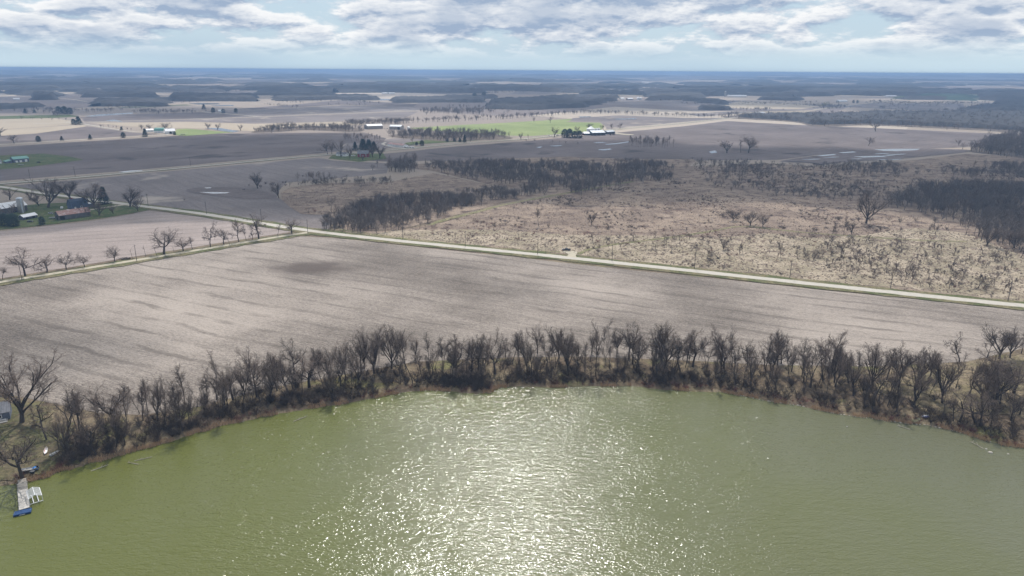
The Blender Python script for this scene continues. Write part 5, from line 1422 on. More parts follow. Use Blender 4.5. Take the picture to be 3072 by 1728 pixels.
# farmyard at the left
barn_px('shed', 'long weathered shed with a rusty metal roof in the farmyard', (180, 662), (273, 649), 9.5, 4.0, 3.0, 'old_wood', 'rust_metal', doors=(('F', -9.5, 0, 3.4, 3.4, 'black'), ('L', 0, 0, 4.0, 3.4, 'black')), cat_='shed')
_rz, _c, _L = face_angle((196, 632), (248, 625))
hs = barn('farmhouse', 'blue gambrel-roofed farmhouse behind the rusty shed', _c[0], _c[1] + 6, 13, 10, 3.0, 5.4, _rz, 'blue_wall', 'blue_roof', 'gambrel', doors=(('F', -4, 0, 1.2, 2.2),), windows=(('R', -1.5, 4.0, 1.2, 1.5), ('F', 1, 1, 1.3, 1.3), ('F', 4, 1, 1.3, 1.3)), cat_='house')
gb = MB()
gb.hexa([(2.0, -5.6, 0), (6.4, -5.6, 0), (6.4, -3, 0), (2.0, -3, 0)], [(2.0, -5.6, 5.4), (6.4, -5.6, 5.4), (6.4, -3, 5.4), (2.0, -3, 5.4)])
gb.hexa([(2.0, -5.6, 5.4), (6.4, -5.6, 5.4), (4.2, -5.6, 8.0)], [(2.0, -1, 5.4), (6.4, -1, 5.4), (4.2, -1, 8.0)])
gw = gb.build('dormer', M['blue_wall'], hs)
MB().box((4.2, -5.66, 5.6), (1.3, .1, 1.5)).build('window', M['glass'], gw)
MB().hexa([(1.5, -5.9, 5.2), (4.2, -5.9, 8.3), (4.2, -1, 8.3), (1.5, -1, 5.2)], [(1.5, -5.9, 5.4), (4.2, -5.9, 8.5), (4.2, -1, 8.5), (1.5, -1, 5.4)]).hexa([(4.2, -5.9, 8.3), (6.9, -5.9, 5.2), (6.9, -1, 5.2), (4.2, -1, 8.3)], [(4.2, -5.9, 8.5), (6.9, -5.9, 5.4), (6.9, -1, 5.4), (4.2, -1, 8.5)]).build('roof', M['blue_roof'], gw)
MB().box((8.6, -1, 1.5), (4.2, 6, 3.0)).build('porch', M['blue_wall'], hs)
MB().box((8.7, -1, 3.12), (4.8, 6.8, .24)).build('porch_roof', M['grey_metal'], hs)
MB().box((-3.5, .5, 8.6), (1, 1, 1.8)).build('chimney', M['red_wall'], hs)
barn_px('barn', 'long white-roofed barn at the left edge of the farmyard', (-40, 652), (84, 632), 11, 5.0, 3.6, 'old_wood', 'wh_metal', doors=(('F', 6, 0, 3, 3, 'black'),))
barn_px('shed', 'small low shed with a pale metal roof in front of the silo', (72, 661), (113, 653), 6.0, 2.4, 1.6, 'dark_wood', 'wh_metal', doors=(('F', -3, .2, 2.4, 1.7, 'black'), ('F', 2.6, .2, 2.4, 1.7, 'black')), cat_='shed')
b = G(66, 638)
si = thing('silo', 'grey concrete silo beside the white-roofed barn', 'silo', (b[0], b[1], 0))
MB().cyl((0, 0, 0), (0, 0, 12.2), 2.6, n=20).build('wall', M['conc'], si, True)
for k in range(11): MB().cyl((0, 0, .9 + k * 1.05), (0, 0, 1.0 + k * 1.05), 2.64, n=20).build('hoop', M['chrome'], si)
MB().cyl((0, 0, 12.2), (0, 0, 12.9), 2.7, 1.9, n=20).cyl((0, 0, 12.9), (0, 0, 13.4), 1.9, .6, n=20).build('cap', M['grey_metal'], si)
MB().box((2.2, -1.8, 6.2), (.8, .6, 12)).build('chute', M['grey_metal'], si)

# lakeside house, cut by the left edge
b = G(-62, 1272)
hs = barn('lake_house', 'slate-blue lakeside house with a grey shingle roof at the left edge', b[0], b[1] + 3, 15, 7.5, 3.0, 2.4, R_(31), 'slate_wall', 'grey_roof', windows=(('F', 4.6, 1.0, 1.1, 1.2), ('F', .5, 1.0, 1.4, 1.2), ('F', -4, 1.0, 1.4, 1.2)), doors=(('F', -1.8, 0, 1.0, 2.1),), cat_='house')
MB().box((0, -5.0, .25), (13.5, 2.4, .25)).build('deck', M['plank'], hs)
for x in (-6.4, -3.2, 0, 3.2, 6.4): MB().box((x, -6.1, .85), (.12, .12, 1.0)).build('deck_post', M['white'], hs)
MB().box((0, -6.1, 1.32), (13.2, .1, .1)).build('deck_rail', M['white'], hs)

# white and green farm
barn_px('barn', 'white barn with a teal-green roof beside the curving drive', (463, 399), (491, 399), 13, 4.2, 5.0, 'white', 'green_roof', style='gambrel', windows=(('F', -4, 1, 1.2, 1.2), ('F', 4, 1, 1.2, 1.2)), doors=(('F', 0, 0, 3, 3, 'grey_metal'),))
barn_px('barn', 'white barn with a bright white roof right of the green-roofed one', (497, 402), (526, 401), 14, 5.0, 4.0, 'white', 'wh_metal', doors=(('F', 2, 0, 3.6, 3.6, 'grey_metal'), ('R', 0, 0, 4, 3.6, 'grey_metal')))
barn_px('barn', 'low white shed left of the green-roofed barn', (441, 396), (462, 395), 9, 3.4, 2.0, 'white', 'wh_metal', windows=(('F', -3, 1, 1.1, 1.1), ('F', 3, 1, 1.1, 1.1)))
b = G(549, 404); t_ = thing('feed_trough', 'pale feed trough on the green yard right of the white farm', 'trough', (b[0], b[1], .1))
MB().hexa([(-4, -1.2, .2), (4, -1.2, .2), (4, 1.2, .2), (-4, 1.2, .2)], [(-4.4, -1.6, 1.3), (4.4, -1.6, 1.3), (4.4, 1.6, 1.3), (-4.4, 1.6, 1.3)]).build('basin', M['conc'], t_)
for x in (-3.4, 3.4): MB().box((x, 0, .12), (.4, 2, .24)).build('leg', M['conc'], t_)

# green-roofed shed on the left
o = barn_px('shed', 'blue-grey shed with a pale green roof and three white doors', (42, 489), (88, 485), 11, 4.6, 2.6, 'slate_wall', 'green_roof', doors=(('F', -5.5, 0, 2.6, 2.6), ('F', -.8, 0, 2.6, 2.6), ('F', 5.5, 0, 2.8, 3.4)), cat_='shed')
MB().hexa([(-17, -5, 0), (-10.5, -5, 0), (-10.5, 5, 0), (-17, 5, 0)], [(-17, -5, 2.2), (-10.5, -5, 3.6), (-10.5, 5, 3.6), (-17, 5, 2.2)]).build('lean_to', M['slate_wall'], o)
MB().hexa([(-17.6, -5.4, 2.2), (-10.5, -5.4, 3.7), (-10.5, 5.4, 3.7), (-17.6, 5.4, 2.2)], [(-17.6, -5.4, 2.4), (-10.5, -5.4, 3.9), (-10.5, 5.4, 3.9), (-17.6, 5.4, 2.4)]).build('lean_to_roof', M['green_roof'], o)
barn_px('shed', 'cream shed cut by the left edge near the green-roofed shed', (-30, 494), (6, 491), 8, 3, 2, 'white', 'grey_roof', cat_='shed', windows=(('F', 2, 1, 1.2, 1),))

# red house, long shed, twin barns
barn_px('farmhouse', 'dark red farmhouse with a grey roof among tall trees', (1073, 472), (1106, 472), 10, 5.0, 4.0, 'red_wall', 'grey_roof', windows=(('F', -4, 1, 1.2, 1.6), ('F', 0, 1, 1.2, 1.6), ('F', 4, 1, 1.2, 1.6), ('F', -4, 3.3, 1.2, 1.3), ('F', 4, 3.3, 1.2, 1.3)), cat_='house')
barn_px('house', 'small white house behind trees left of the red farmhouse', (1008, 468), (1036, 470), 8, 3.2, 2.4, 'white', 'grey_roof', windows=(('F', -3, 1, 1.2, 1.2), ('F', 2.6, 1, 1.2, 1.2)), doors=(('F', 0, 0, 1.1, 2.1, 'glass'),), cat_='house')
barn_px('shed', 'long low white shed with a reddish roof beside the upper road', (1163, 438), (1209, 443), 11, 3.2, 2.0, 'white', 'rust_metal', windows=tuple(('F', x, 1.2, 1.6, .9) for x in (-8, -4, 0, 4, 8)), cat_='shed')
barn_px('barn', 'left of two large pale-roofed barns, tan walls', (1104, 388), (1149, 386), 20, 6.5, 2.6, 'tanwall', 'wh_metal', doors=(('L', 0, 0, 5, 5, 'black'),))
barn_px('barn', 'right of two large barns, grey roof with an open dark end', (1168, 388), (1202, 389), 18, 6.0, 2.6, 'tanwall', 'grey_metal', doors=(('F', 8, 0, 5, 4.6, 'black'),))
b = G(1226, 389); t_ = thing('storage_tank', 'round white storage tank right of the twin barns', 'tank', (b[0], b[1], .1))
MB().cyl((0, 0, 0), (0, 0, 5.2), 3.4, n=16).build('shell', M['white'], t_, False); MB().cyl((0, 0, 5.2), (0, 0, 6.6), 3.5, .5, n=16).build('roof', M['wh_metal'], t_)

# silver-roofed farm
barn_px('barn', 'broad silver-roofed shed with open sides at the far farm', (1777, 407), (1816, 406), 24, 5.2, 3.4, 'dark_wood', 'grey_metal', doors=(('F', -8, 0, 4, 4, 'black'), ('F', 0, 0, 4, 4, 'black'), ('F', 8, 0, 4, 4, 'black')))
barn_px('barn', 'low silver-roofed shed left of the broad one', (1752, 406), (1774, 406), 13, 3.6, 2.4, 'dark_wood', 'grey_metal', doors=(('F', 2, 0, 3, 3, 'black'),))
barn_px('barn', 'grey-roofed shed right of the broad silver one', (1822, 403), (1845, 401), 12, 4.4, 2.0, 'dark_wood', 'grey_metal', doors=(('F', 0, 0, 6, 3.4, 'black'),))
b = G(1772, 400); t_ = thing('round_barn', 'round barn with a white conical roof at the far farm', 'barn', (b[0], b[1], .1))
MB().cyl((0, 0, 0), (0, 0, 8.5), 8.2, n=20).build('wall', M['grey_metal'], t_); MB().cyl((0, 0, 8.5), (0, 0, 13.5), 8.9, .9, n=20).build('roof', M['wh_metal'], t_); MB().cyl((0, 0, 13.5), (0, 0, 14.6), .8, .2, n=10).build('cupola', M['wh_metal'], t_)
for x, y, lb in ((1789, 398, 'left white grain bin behind the silver roofs'), (1796, 397, 'right white grain bin behind the silver roofs')):
    b = G(x, y); t_ = thing('grain_bin', lb, 'grain bin', (b[0], b[1], .1), 0, 'grain bins of the far farm')
    MB().cyl((0, 0, 0), (0, 0, 7.0), 3.0, n=14).build('wall', M['grey_metal'], t_); MB().cyl((0, 0, 7.0), (0, 0, 9.4), 3.15, .4, n=14).build('roof', M['wh_metal'], t_)
barn_px('shed', 'small red shed at the left end of the silver-roofed farm', (1747, 406), (1753, 406), 4, 3.2, 1.2, 'red_wall', 'grey_roof', cat_='shed', doors=(('F', 0, 0, 1.4, 2, 'black'),))

# distant farm buildings, one thing each: x0, x1, foot y, depth, wall, roof height
FARB = [(274, 306, 273, 30, 6, 3, 'very long pale-roofed shed in the far left farm'), (334, 344, 267, 18, 5, 3, 'small pale shed left in the far left farm cluster'), (358, 376, 272, 20, 6, 3, 'white shed in the far left farm cluster'), (384, 396, 273, 18, 6, 4, 'grey barn in the far left farm cluster'),
        (772, 782, 238, 30, 14, 6, 'bright far building glinting under the left skyline'), (1150, 1164, 282, 16, 5, 2, 'left of two far low sheds in the middle distance'), (1168, 1185, 282, 16, 5, 2, 'right of two far low sheds in the middle distance'), (1472, 1496, 324, 22, 5, 4, 'pale-roofed building before the far wood'), (1826, 1848, 294, 20, 5, 4, 'far white shed left of the twin bins'),
        (1864, 1874, 299, 16, 5, 3, 'small far white barn, second of the sunlit sheds'), (1884, 1900, 300, 16, 5, 3, 'far white barn, third of the sunlit sheds'), (2183, 2240, 290, 18, 5, 3, 'very long white shed at the far right farm'), (2268, 2296, 344, 14, 4, 3, 'white-roofed shed half hidden behind the right-hand wood'), (2516, 2542, 306, 16, 5, 3, 'low pale shed right of the willow'),
        (2722, 2742, 281, 18, 6, 3, 'far white barn by the pines'), (2842, 2862, 269, 24, 6, 3, 'left far shed in the right middle distance'), (2876, 2892, 270, 20, 6, 3, 'middle far shed in the right middle distance'), (2898, 2914, 270, 20, 6, 3, 'right far shed in the right middle distance'), (3036, 3060, 292, 18, 6, 4, 'pale-roofed barn at the right edge before the far wood'),
        (2270, 2290, 234, 30, 10, 5, 'upper far white building under the right skyline'), (2282, 2302, 241, 26, 8, 4, 'lower far white building under the right skyline'), (2848, 2856, 247, 24, 8, 4, 'tiny far white barn in the mauve field'), (656, 672, 337, 10, 4, 3, 'white house between the evergreens of the lone farmstead'), (880, 896, 254, 22, 6, 4, 'far pale shed by the pink field'),
        (1210, 1216, 253, 18, 6, 4, 'tiny far barn left of centre'), (1284, 1292, 252, 18, 6, 4, 'tiny far barn in the centre'), (1925, 1945, 249, 24, 8, 4, 'far white shed in the centre right'), (590, 610, 272, 18, 5, 3, 'far pale shed below the left fields'), (1070, 1085, 237, 30, 9, 4, 'far white buildings under the left-centre skyline'),
        (1418, 1436, 296, 14, 4, 3, 'far house beside dark evergreens'), (40, 60, 300, 14, 4, 3, 'dark far shed at the left edge'), (95, 110, 270, 14, 4, 3, 'far barn at the left'), (2660, 2690, 290, 14, 4, 3, 'far house by the small green meadow')]
for x0, x1, y, W, wh, rh, lb in FARB:
    barn_px('far_barn', lb, (x0, y), (x1, y + (0.5 if x0 % 2 else -0.3)), W, wh, rh, 'white' if x0 % 3 else 'tanwall', 'wh_metal', group='distant farm buildings', cat_='barn')
for x, lb in ((1914, 'left far white bin of the sunlit pair'), (1922, 'right far white bin of the sunlit pair')):
    b = G(x, 300); t_ = thing('grain_bin', lb, 'grain bin', (b[0], b[1], .1), 0, 'distant farm buildings')
    MB().cyl((0, 0, 0), (0, 0, 9), 6, n=12).build('wall', M['white'], t_); MB().cyl((0, 0, 9), (0, 0, 13), 6.2, .6, n=12).build('roof', M['wh_metal'], t_)
b = G(2175, 290); t_ = thing('silo', 'far dark silo at the far right farm', 'silo', (b[0], b[1], 0)); MB().cyl((0, 0, 0), (0, 0, 24), 5, n=12).build('wall', M['conc'], t_); MB().cyl((0, 0, 24), (0, 0, 27), 5, 1.5, n=12).build('cap', M['grey_metal'], t_)
b = G(1090, 216.5); 

# ------------------------------------------------------------------ vehicles
def wheel(o, x, y, r=.38):
    w_ = MB().cyl((x, y - .13, r), (x, y + .13, r), r, n=14).build('wheel', M['rubber'], o)
    MB().cyl((x, y - .15, r), (x, y + .15, r), r * .55, n=10).build('rim', M['chrome'], w_)


def pickup(label, x, y, rz, paint, z=.12, group=None):
    o = thing('pickup_truck', label, 'truck', (x, y, z), rz, group)
    b_ = MB()
    b_.hexa([(-2.85, -.95, .45), (2.85, -.95, .45), (2.85, .95, .45), (-2.85, .95, .45)], [(-2.85, -.97, .98), (2.85, -.97, .95), (2.85, .97, .95), (-2.85, .97, .98)])
    b_.hexa([(.75, -.95, .95), (2.85, -.92, .93), (2.85, .92, .93), (.75, .95, .95)], [(.75, -.9, 1.12), (2.7, -.86, 1.05), (2.7, .86, 1.05), (.75, .9, 1.12)])
    b_.build('body', M[paint], o)
    MB().hexa([(-1.15, -.93, 1.0), (1.25, -.93, 1.0), (1.25, .93, 1.0), (-1.15, .93, 1.0)], [(-.95, -.76, 1.78), (.55, -.76, 1.78), (.55, .76, 1.78), (-.95, .76, 1.78)]).build('cab', M[paint], o)
    gl = MB()
    gl.hexa([(1.24, -.8, 1.1), (1.28, -.8, 1.1), (1.28, .8, 1.1), (1.24, .8, 1.1)], [(.6, -.68, 1.7), (.64, -.68, 1.7), (.64, .68, 1.7), (.6, .68, 1.7)])
    gl.build('windscreen', M['glass'], o)
    for s in (-1, 1):
        MB().hexa([(-.95, s * .90, 1.12), (1.0, s * .90, 1.12), (1.0, s * .94, 1.12), (-.95, s * .94, 1.12)], [(-.85, s * .765, 1.68), (.55, s * .765, 1.68), (.55, s * .80, 1.68), (-.85, s * .80, 1.68)]).build('side_window', M['glass'], o)
        MB().box((-2.0, s * .9, 1.15), (1.7, .12, .35)).build('bed_side', M[paint], o)
        MB().box((2.84, s * .68, .82), (.08, .4, .2)).build('headlight', M['chrome'], o)
        MB().box((.95, s * 1.08, 1.15), (.2, .22, .2)).build('mirror', M[paint], o)
        for xx in (-1.75, 1.85): wheel(o, xx, s * .86)
    MB().box((-2.8, 0, 1.15), (.12, 1.8, .35)).build('tailgate', M[paint], o)
    MB().box((-2.0, 0, 1.02), (1.6, 1.6, .06)).build('bed_floor', M['rubber'], o)
    MB().box((2.9, 0, .55), (.14, 1.9, .2)).build('bumper', M['chrome'], o)
    return o


def car(label, x, y, rz, paint, z=.12, group=None, tall=1.0):
    o = thing('car', label, 'car', (x, y, z), rz, group)
    MB().hexa([(-2.2, -.88, .35), (2.2, -.88, .35), (2.2, .88, .35), (-2.2, .88, .35)], [(-2.15, -.86, .92 * tall), (2.1, -.84, .85 * tall), (2.1, .84, .85 * tall), (-2.15, .86, .92 * tall)]).build('body', M[paint], o)
    MB().hexa([(-1.9, -.8, .9 * tall), (1.1, -.8, .86 * tall), (1.1, .8, .86 * tall), (-1.9, .8, .9 * tall)], [(-1.5, -.62, 1.42 * tall), (.35, -.62, 1.42 * tall), (.35, .62, 1.42 * tall), (-1.5, .62, 1.42 * tall)]).build('cabin', M['glass'], o)
    MB().box((-.58, 0, 1.45 * tall), (1.9, 1.26, .06)).build('roof', M[paint], o)
    for s in (-1, 1):
        for xx in (-1.35, 1.4): wheel(o, xx, s * .78, .33)
    return o


b = G(1699, 753.5); pickup('black pickup truck parked on the gravel pull-off', b[0], b[1], R_(172), 'black', _zc[0] + .0)
for x, y, a, f, pt, lb in ((153, 642, 170, 'car', 'chrome', 'silver car parked on the lawn left of the rusty shed'), (186, 626, 120, 'pickup', 'white', 'white pickup at the left corner of the blue-roofed house'), (207, 634, 10, 'car', 'white', 'white car tucked behind the rusty shed'),
                        (1060, 469, 160, 'pickup', 'white', 'white pickup beside the red farmhouse'), (116, 489, 150, 'pickup', 'black', 'dark pickup right of the green-roofed shed'), (91, 667, 30, 'car', 'black', 'dark car at the farm fence'), (1841, 405, 20, 'pickup', 'black', 'dark farm truck in the silver farm yard'), (1832, 406, 60, 'pickup', 'rubber', 'second dark farm vehicle in the silver farm yard'),
                        (1155, 387, 10, 'car', 'white', 'left white car between the twin barns'), (1162, 387, 160, 'car', 'chrome', 'right silver car between the twin barns'), (1204, 390, 30, 'car', 'white', 'white car right of the twin barns'), (1212, 388, 80, 'car', 'chrome', 'silver car left of the white tank'), (1249, 390, 0, 'car', 'white', 'pale car right of the white tank'),
                        (1648, 408, 20, 'car', 'white', 'white car by the pale tree at the far farm'), (1672, 407, 10, 'pickup', 'white', 'white pickup by the dark evergreens'), (1818, 406, 10, 'car', 'white', 'white car beside the broad silver shed')):
    b = G(x, y); (pickup if f == 'pickup' else car)(lb, b[0], b[1], R_(a), pt, .2, 'parked farm vehicles')


def trailer(label, x, y, rz, L, W, mat):
    o = thing('flat_trailer', label, 'trailer', (x, y, .15), rz)
    MB().box((0, 0, .8), (L, W, .18)).build('bed', M[mat], o)
    for s in (-1, 1):
        wheel(o, -.4, s * W / 2, .34); wheel(o, .5, s * W / 2, .34)
        MB().box((0, s * W / 2, 1.0), (L, .08, .3)).build('side_rail', M['chrome'], o)
    MB().bar((L / 2, 0, .7), (L / 2 + 1.3, 0, .55), .12).build('tongue', M['rubber'], o)


b = G(161, 656); trailer('pale flat trailer at the open end of the rusty shed', b[0], b[1], R_(20), 6.5, 2.4, 'conc')
b = G(63, 496); trailer('tan farm trailer in front of the green-roofed shed', b[0], b[1], R_(10), 6.0, 2.4, 'tanwall')
for i, x in enumerate((1216, 1224, 1232, 1240)):
    b = G(x, 443.5 + i * .6); o = thing('hay_wagon', 'white-wrapped hay wagon, %s of four right of the long white shed' % ordinal(i + 1), 'wagon', (b[0], b[1], .15), R_(-40), 'wagons by the long white shed')
    MB().box((0, 0, .8), (4, 2, .2)).build('bed', M['old_wood'], o); MB().cyl((-1.8, 0, 1.75), (1.8, 0, 1.75), .9, n=12).build('bale', M['white'], o)
    for xx in (-1.3, 1.3):
        for s in (-1, 1): wheel(o, xx, s * .95, .4)

# ------------------------------------------------------------------ utility poles and sign
POLES = [(1209, 718, 'first pole on the main road right of the junction'), (1396, 741, 'second pole on the main road right of the junction'), (1613, 764, 'roadside pole left of the black pickup'), (1836, 784, 'first roadside pole right of the black pickup'), (2083, 808, 'second roadside pole right of the black pickup'), (2369, 836, 'third roadside pole right of the black pickup'),
         (2671, 867, 'fourth roadside pole right of the black pickup'), (3023, 905, 'pole nearest the right edge of the road'), (924, 702, 'pole standing at the road junction'), (411, 786, 'lane pole left of the biggest oak'), (66, 841, 'pole in front of the first lane oak'), (620, 643, 'pole beyond the main road above the lane'), (445, 619, 'pole beside the broad roadside tree'),
         (785, 668, 'pole beyond the main road near the crooked trees'), (226, 530, 'pole left of the upper-road puddle'), (91, 539, 'pole nearest the left end of the upper road'), (572, 497, 'pole right of the upper-road puddle')]
for x, y, lb in POLES:
    b = G(x, y); o = thing('utility_pole', 'dark wooden utility pole, ' + lb, 'pole', (b[0], b[1], .05), R_(68), 'utility poles along the roads')
    MB().cyl((0, 0, -.3), (0, 0, 11.2), .17, .12, n=8).build('post', M['pole'], o)
    MB().box((0, .16, 10.5), (2.3, .1, .13)).build('crossarm', M['pole'], o)
    for xx in (-1.0, -.35, .35, 1.0): MB().cyl((xx, .16, 10.56), (xx, .16, 10.78), .05, .035, n=6).build('insulator', M['conc'], o)
b = G(1662, 752); o = thing('trail_sign', 'small dark board on two posts left of the black pickup', 'sign', (b[0], b[1], .15), R_(75))
for x in (-.55, .55): MB().box((x, 0, .9), (.1, .1, 1.8)).build('post', M['pole'], o)
MB().box((0, -.08, 1.5), (1.3, .06, .8)).build('panel', M['old_wood'], o)
b = G(1637, 762); o = thing('marker_post', 'thin wooden marker post between the pole and the sign', 'post', (b[0], b[1], .1)); MB().cyl((0, 0, 0), (0, 0, 4.2), .07, .05, n=7).build('post', M['pole'], o); MB().box((0, -.08, 3.4), (.35, .03, .45)).build('plate', M['old_wood'], o)
b = G(1098, 723); o = thing('mailbox', 'tiny dark mailbox on the verge of the main road', 'mailbox', (b[0], b[1], .15)); MB().box((0, 0, .5), (.1, .1, 1.0)).build('post', M['pole'], o); MB().box((0, 0, 1.15), (.6, .3, .35)).build('box', M['rubber'], o)
b = G(375, 778); r_ = random.Random(2); o = thing('brush_pile', 'dark pile of cut branches beside the lane', 'brush pile', (b[0], b[1], 0))
for k in range(60):
    a = r_.uniform(0, 6.28); x, y, z = r_.gauss(0, 2.6), r_.gauss(0, 1.2), abs(r_.gauss(.4, .35))
    if k % 6 == 0: mb = MB()
    mb.cyl((x - math.cos(a) * 1.3, y - math.sin(a) * 1.3, z), (x + math.cos(a) * 1.3, y + math.sin(a) * 1.3, z + r_.uniform(-.2, .6)), .09, .04, n=5)
    if k % 6 == 5: mb.build('branch', M['pole'], o)

# ------------------------------------------------------------------ waterfront things
def ray(x, y, z): return G(x, y, z)


# dock
p0, p1 = G(66, 1447, -.35), G(73, 1526, -.35)
rz = math.atan2(p1[1] - p0[1], p1[0] - p0[0]); DL = float(np.hypot(*(p1 - p0)[:2]))
dk = thing('dock', 'weathered wooden dock reaching into the lake at the left', 'dock', (p0[0], p0[1], -.35), rz)
n = int(DL / .32)
for k in range(n):
    x = (k + .5) * DL / n
    MB().box((x, (TR.random() - .5) * .06, 0), (DL / n - .03, 2.5, .06)).build('plank', M['plank2' if k < n * .28 else 'plank'], dk)  # planks nearest the shore are darker
for s in (-1, 1):
    MB().box((DL / 2, s * 1.15, -.12), (DL, .12, .18)).build('stringer', M['plank2'], dk)
for x in (.8, DL * .35, DL * .7, DL - .4):
    for s in (-1, 1): MB().cyl((x, s * 1.3, -2.2), (x, s * 1.3, .35), .07, n=8).build('leg', M['chrome'], dk)
# raft
c = G(68, 1536, -.6)
ra = thing('swim_raft', 'dark blue floating swim raft at the end of the dock', 'raft', (c[0], c[1], -1.05), rz + R_(82))
MB().hexa([(-2.0, -1.0, 0), (2.0, -1.0, 0), (2.0, 1.0, 0), (-2.0, 1.0, 0)], [(-2.1, -1.1, .55), (2.1, -1.1, .55), (2.1, 1.1, .55), (-2.1, 1.1, .55)]).build('hull', M['navy'], ra)
MB().box((0, 0, .58), (4.0, 2.0, .06)).build('deck', M['navy'], ra)
MB().box((0, 1.12, .3), (1.3, .05, .12)).build('name_strip', M['white'], ra)
MB().box((0, -1.12, .3), (1.3, .05, .12)).build('name_strip', M['white'], ra)
for s in (-1, 1): MB().cyl((s * 1.8, 0, .6), (s * 1.8, 0, .75), .08, n=8).build('cleat', M['chrome'], ra)
# boat lift with bare canopy frame
c = G(106, 1497, -.9)
bl = thing('boat_lift', 'empty white boat lift with a bare ribbed canopy frame beside the dock', 'boat lift', (c[0], c[1], -1.0), rz + R_(4))
LX, LY, ZE, ZR = 2.5, 1.6, 2.0, 2.75
for sx in (-1, 1):
    for sy in (-1, 1): MB().cyl((sx * LX, sy * LY, -1.4), (sx * LX, sy * LY, ZE), .07, n=8).build('post', M['alu'], bl)
for sy in (-1, 1): MB().bar((-LX, sy * LY, ZE), (LX, sy * LY, ZE), .12).build('eave_rail', M['alu'], bl)
MB().bar((-LX, 0, ZR), (LX, 0, ZR), .12).build('ridge_rail', M['alu'], bl)
for k in range(11):
    x = -LX + k * LX / 5
    for sy in (-1, 1): MB().bar((x, sy * LY, ZE), (x, 0, ZR), .11).build('rib', M['alu'], bl)
for sx in (-1, 1): MB().bar((sx * LX, -LY, .3), (sx * LX, LY, .3), .12).build('cross_beam', M['alu'], bl)
for sy in (-.6, .6): MB().bar((-LX, sy, .38), (LX, sy, .38), .2, .1).build('bunk', M['alu'], bl)


def rowboat(name, label, x, y, rz, L, W, mat, inner, z=.1, canoe=False, flip=False):
    o = thing(name, label, 'canoe' if canoe else 'boat', (x, y, z), rz)
    n = 11; out, keel, inn = [], [], []
    for i in range(n):
        t = -1 + 2 * i / (n - 1)
        wv = W / 2 * (1 - abs(t) ** 2.4 if (canoe or t > 0) else 1 - .25 * abs(t) ** 2)
        sh = .12 * t * t
        out.append((t * L / 2, max(wv, .03), .45 + sh)); keel.append((t * L / 2 * .95, max(wv * .6, .02), .0))
    mb = MB()
    for i in range(n - 1):
        a, b_, c_, d_ = out[i], out[i + 1], keel[i + 1], keel[i]
        for s in (1, -1):
            q = [(p[0], p[1] * s, p[2]) for p in (a, b_, c_, d_)]; mb.poly(q if s < 0 else q[::-1])
        mb.poly([(keel[i][0], -keel[i][1], 0), (keel[i + 1][0], -keel[i + 1][1], 0), (keel[i + 1][0], keel[i + 1][1], 0), (keel[i][0], keel[i][1], 0)])
    mb.poly([(out[0][0], -out[0][1], out[0][2]), (keel[0][0], -keel[0][1], 0), (keel[0][0], keel[0][1], 0), (out[0][0], out[0][1], out[0][2])])
    mb.build('hull', M[mat], o, True)
    fl = MB()
    for i in range(n - 1):
        fl.poly([(out[i][0], -out[i][1] * .86, .16), (out[i + 1][0], -out[i + 1][1] * .86, .16), (out[i + 1][0], out[i + 1][1] * .86, .16), (out[i][0], out[i][1] * .86, .16)])
    fl.build('floor', M[inner], o)
    gw = MB()
    for i in range(n - 1):
        for s in (-1, 1): gw.bar((out[i][0], out[i][1] * s, out[i][2]), (out[i + 1][0], out[i + 1][1] * s, out[i + 1][2]), .08, .06)
    gw.build('gunwale', M[inner], o)
    for x_ in (-.25, .28): MB().box((x_ * L, 0, .36), (.26, W * .82, .05)).build('seat', M[inner], o)
    if flip:
        o.rotation_euler = (math.pi, 0, rz); o.location.z = z + .55
    return o


b = G(138, 1356); rowboat('canoe', 'red and white canoe drawn up under the leaning tree', b[0], b[1], R_(118), 4.9, .95, 'red_hull', 'white', .05, True)
b = G(165, 1362); rowboat('rowboat', 'small grey-white rowboat beside the red canoe', b[0], b[1], R_(70), 3.2, 1.3, 'alu', 'conc', .05)
b = G(91, 1412)
o = rowboat('rowboat', 'silver boat on the bank by the dock tree', b[0], b[1], R_(24), 4.6, 1.7, 'chrome', 'conc', .3)
MB().box((2.0, 0, .6), (.5, .4, .7)).build('motor', M['rubber'], o)
b = G(107, 1407); o = thing('tarp_heap', 'bright blue tarp bundled over gear beside the silver boat', 'tarp', (b[0], b[1], .05), R_(20))
r_ = random.Random(4); mb = MB(); ring = []
for j, (zz_, k) in enumerate(((0, 1.0), (.35, .95), (.62, .7), (.78, .3))): ring.append([(math.cos(a * .7854) * .95 * k * r_.uniform(.85, 1.15), math.sin(a * .7854) * .7 * k * r_.uniform(.85, 1.15), zz_ * r_.uniform(.9, 1.15)) for a in range(8)])
for j in range(3):
    for a in range(8): mb.poly([ring[j][a], ring[j][(a + 1) % 8], ring[j + 1][(a + 1) % 8], ring[j + 1][a]])
mb.poly(ring[3]); mb.build('cover', M['blue_tarp'], o); MB().box((-.95, .3, .35), (.5, .35, .3)).build('fuel_can', M['orange'], o)
b = G(98, 1419); o = thing('dark_crate', 'dark crate on the bank below the silver boat', 'crate', (b[0], b[1], .0), R_(15))
MB().box((0, 0, .35), (1.1, .8, .6)).build('box', M['rubber'], o); MB().box((0, 0, .68), (1.2, .9, .06)).build('lid', M['old_wood'], o)
b = G(66, 1444); o = thing('dock_steps', 'pale stone steps where the dock meets the bank', 'steps', (b[0], b[1], -.5), rz)
for k in range(3): MB().box((-.5 - k * .45, 0, .1 + k * .14), (.5, 2.2, .18)).build('step', M['rock'], o)
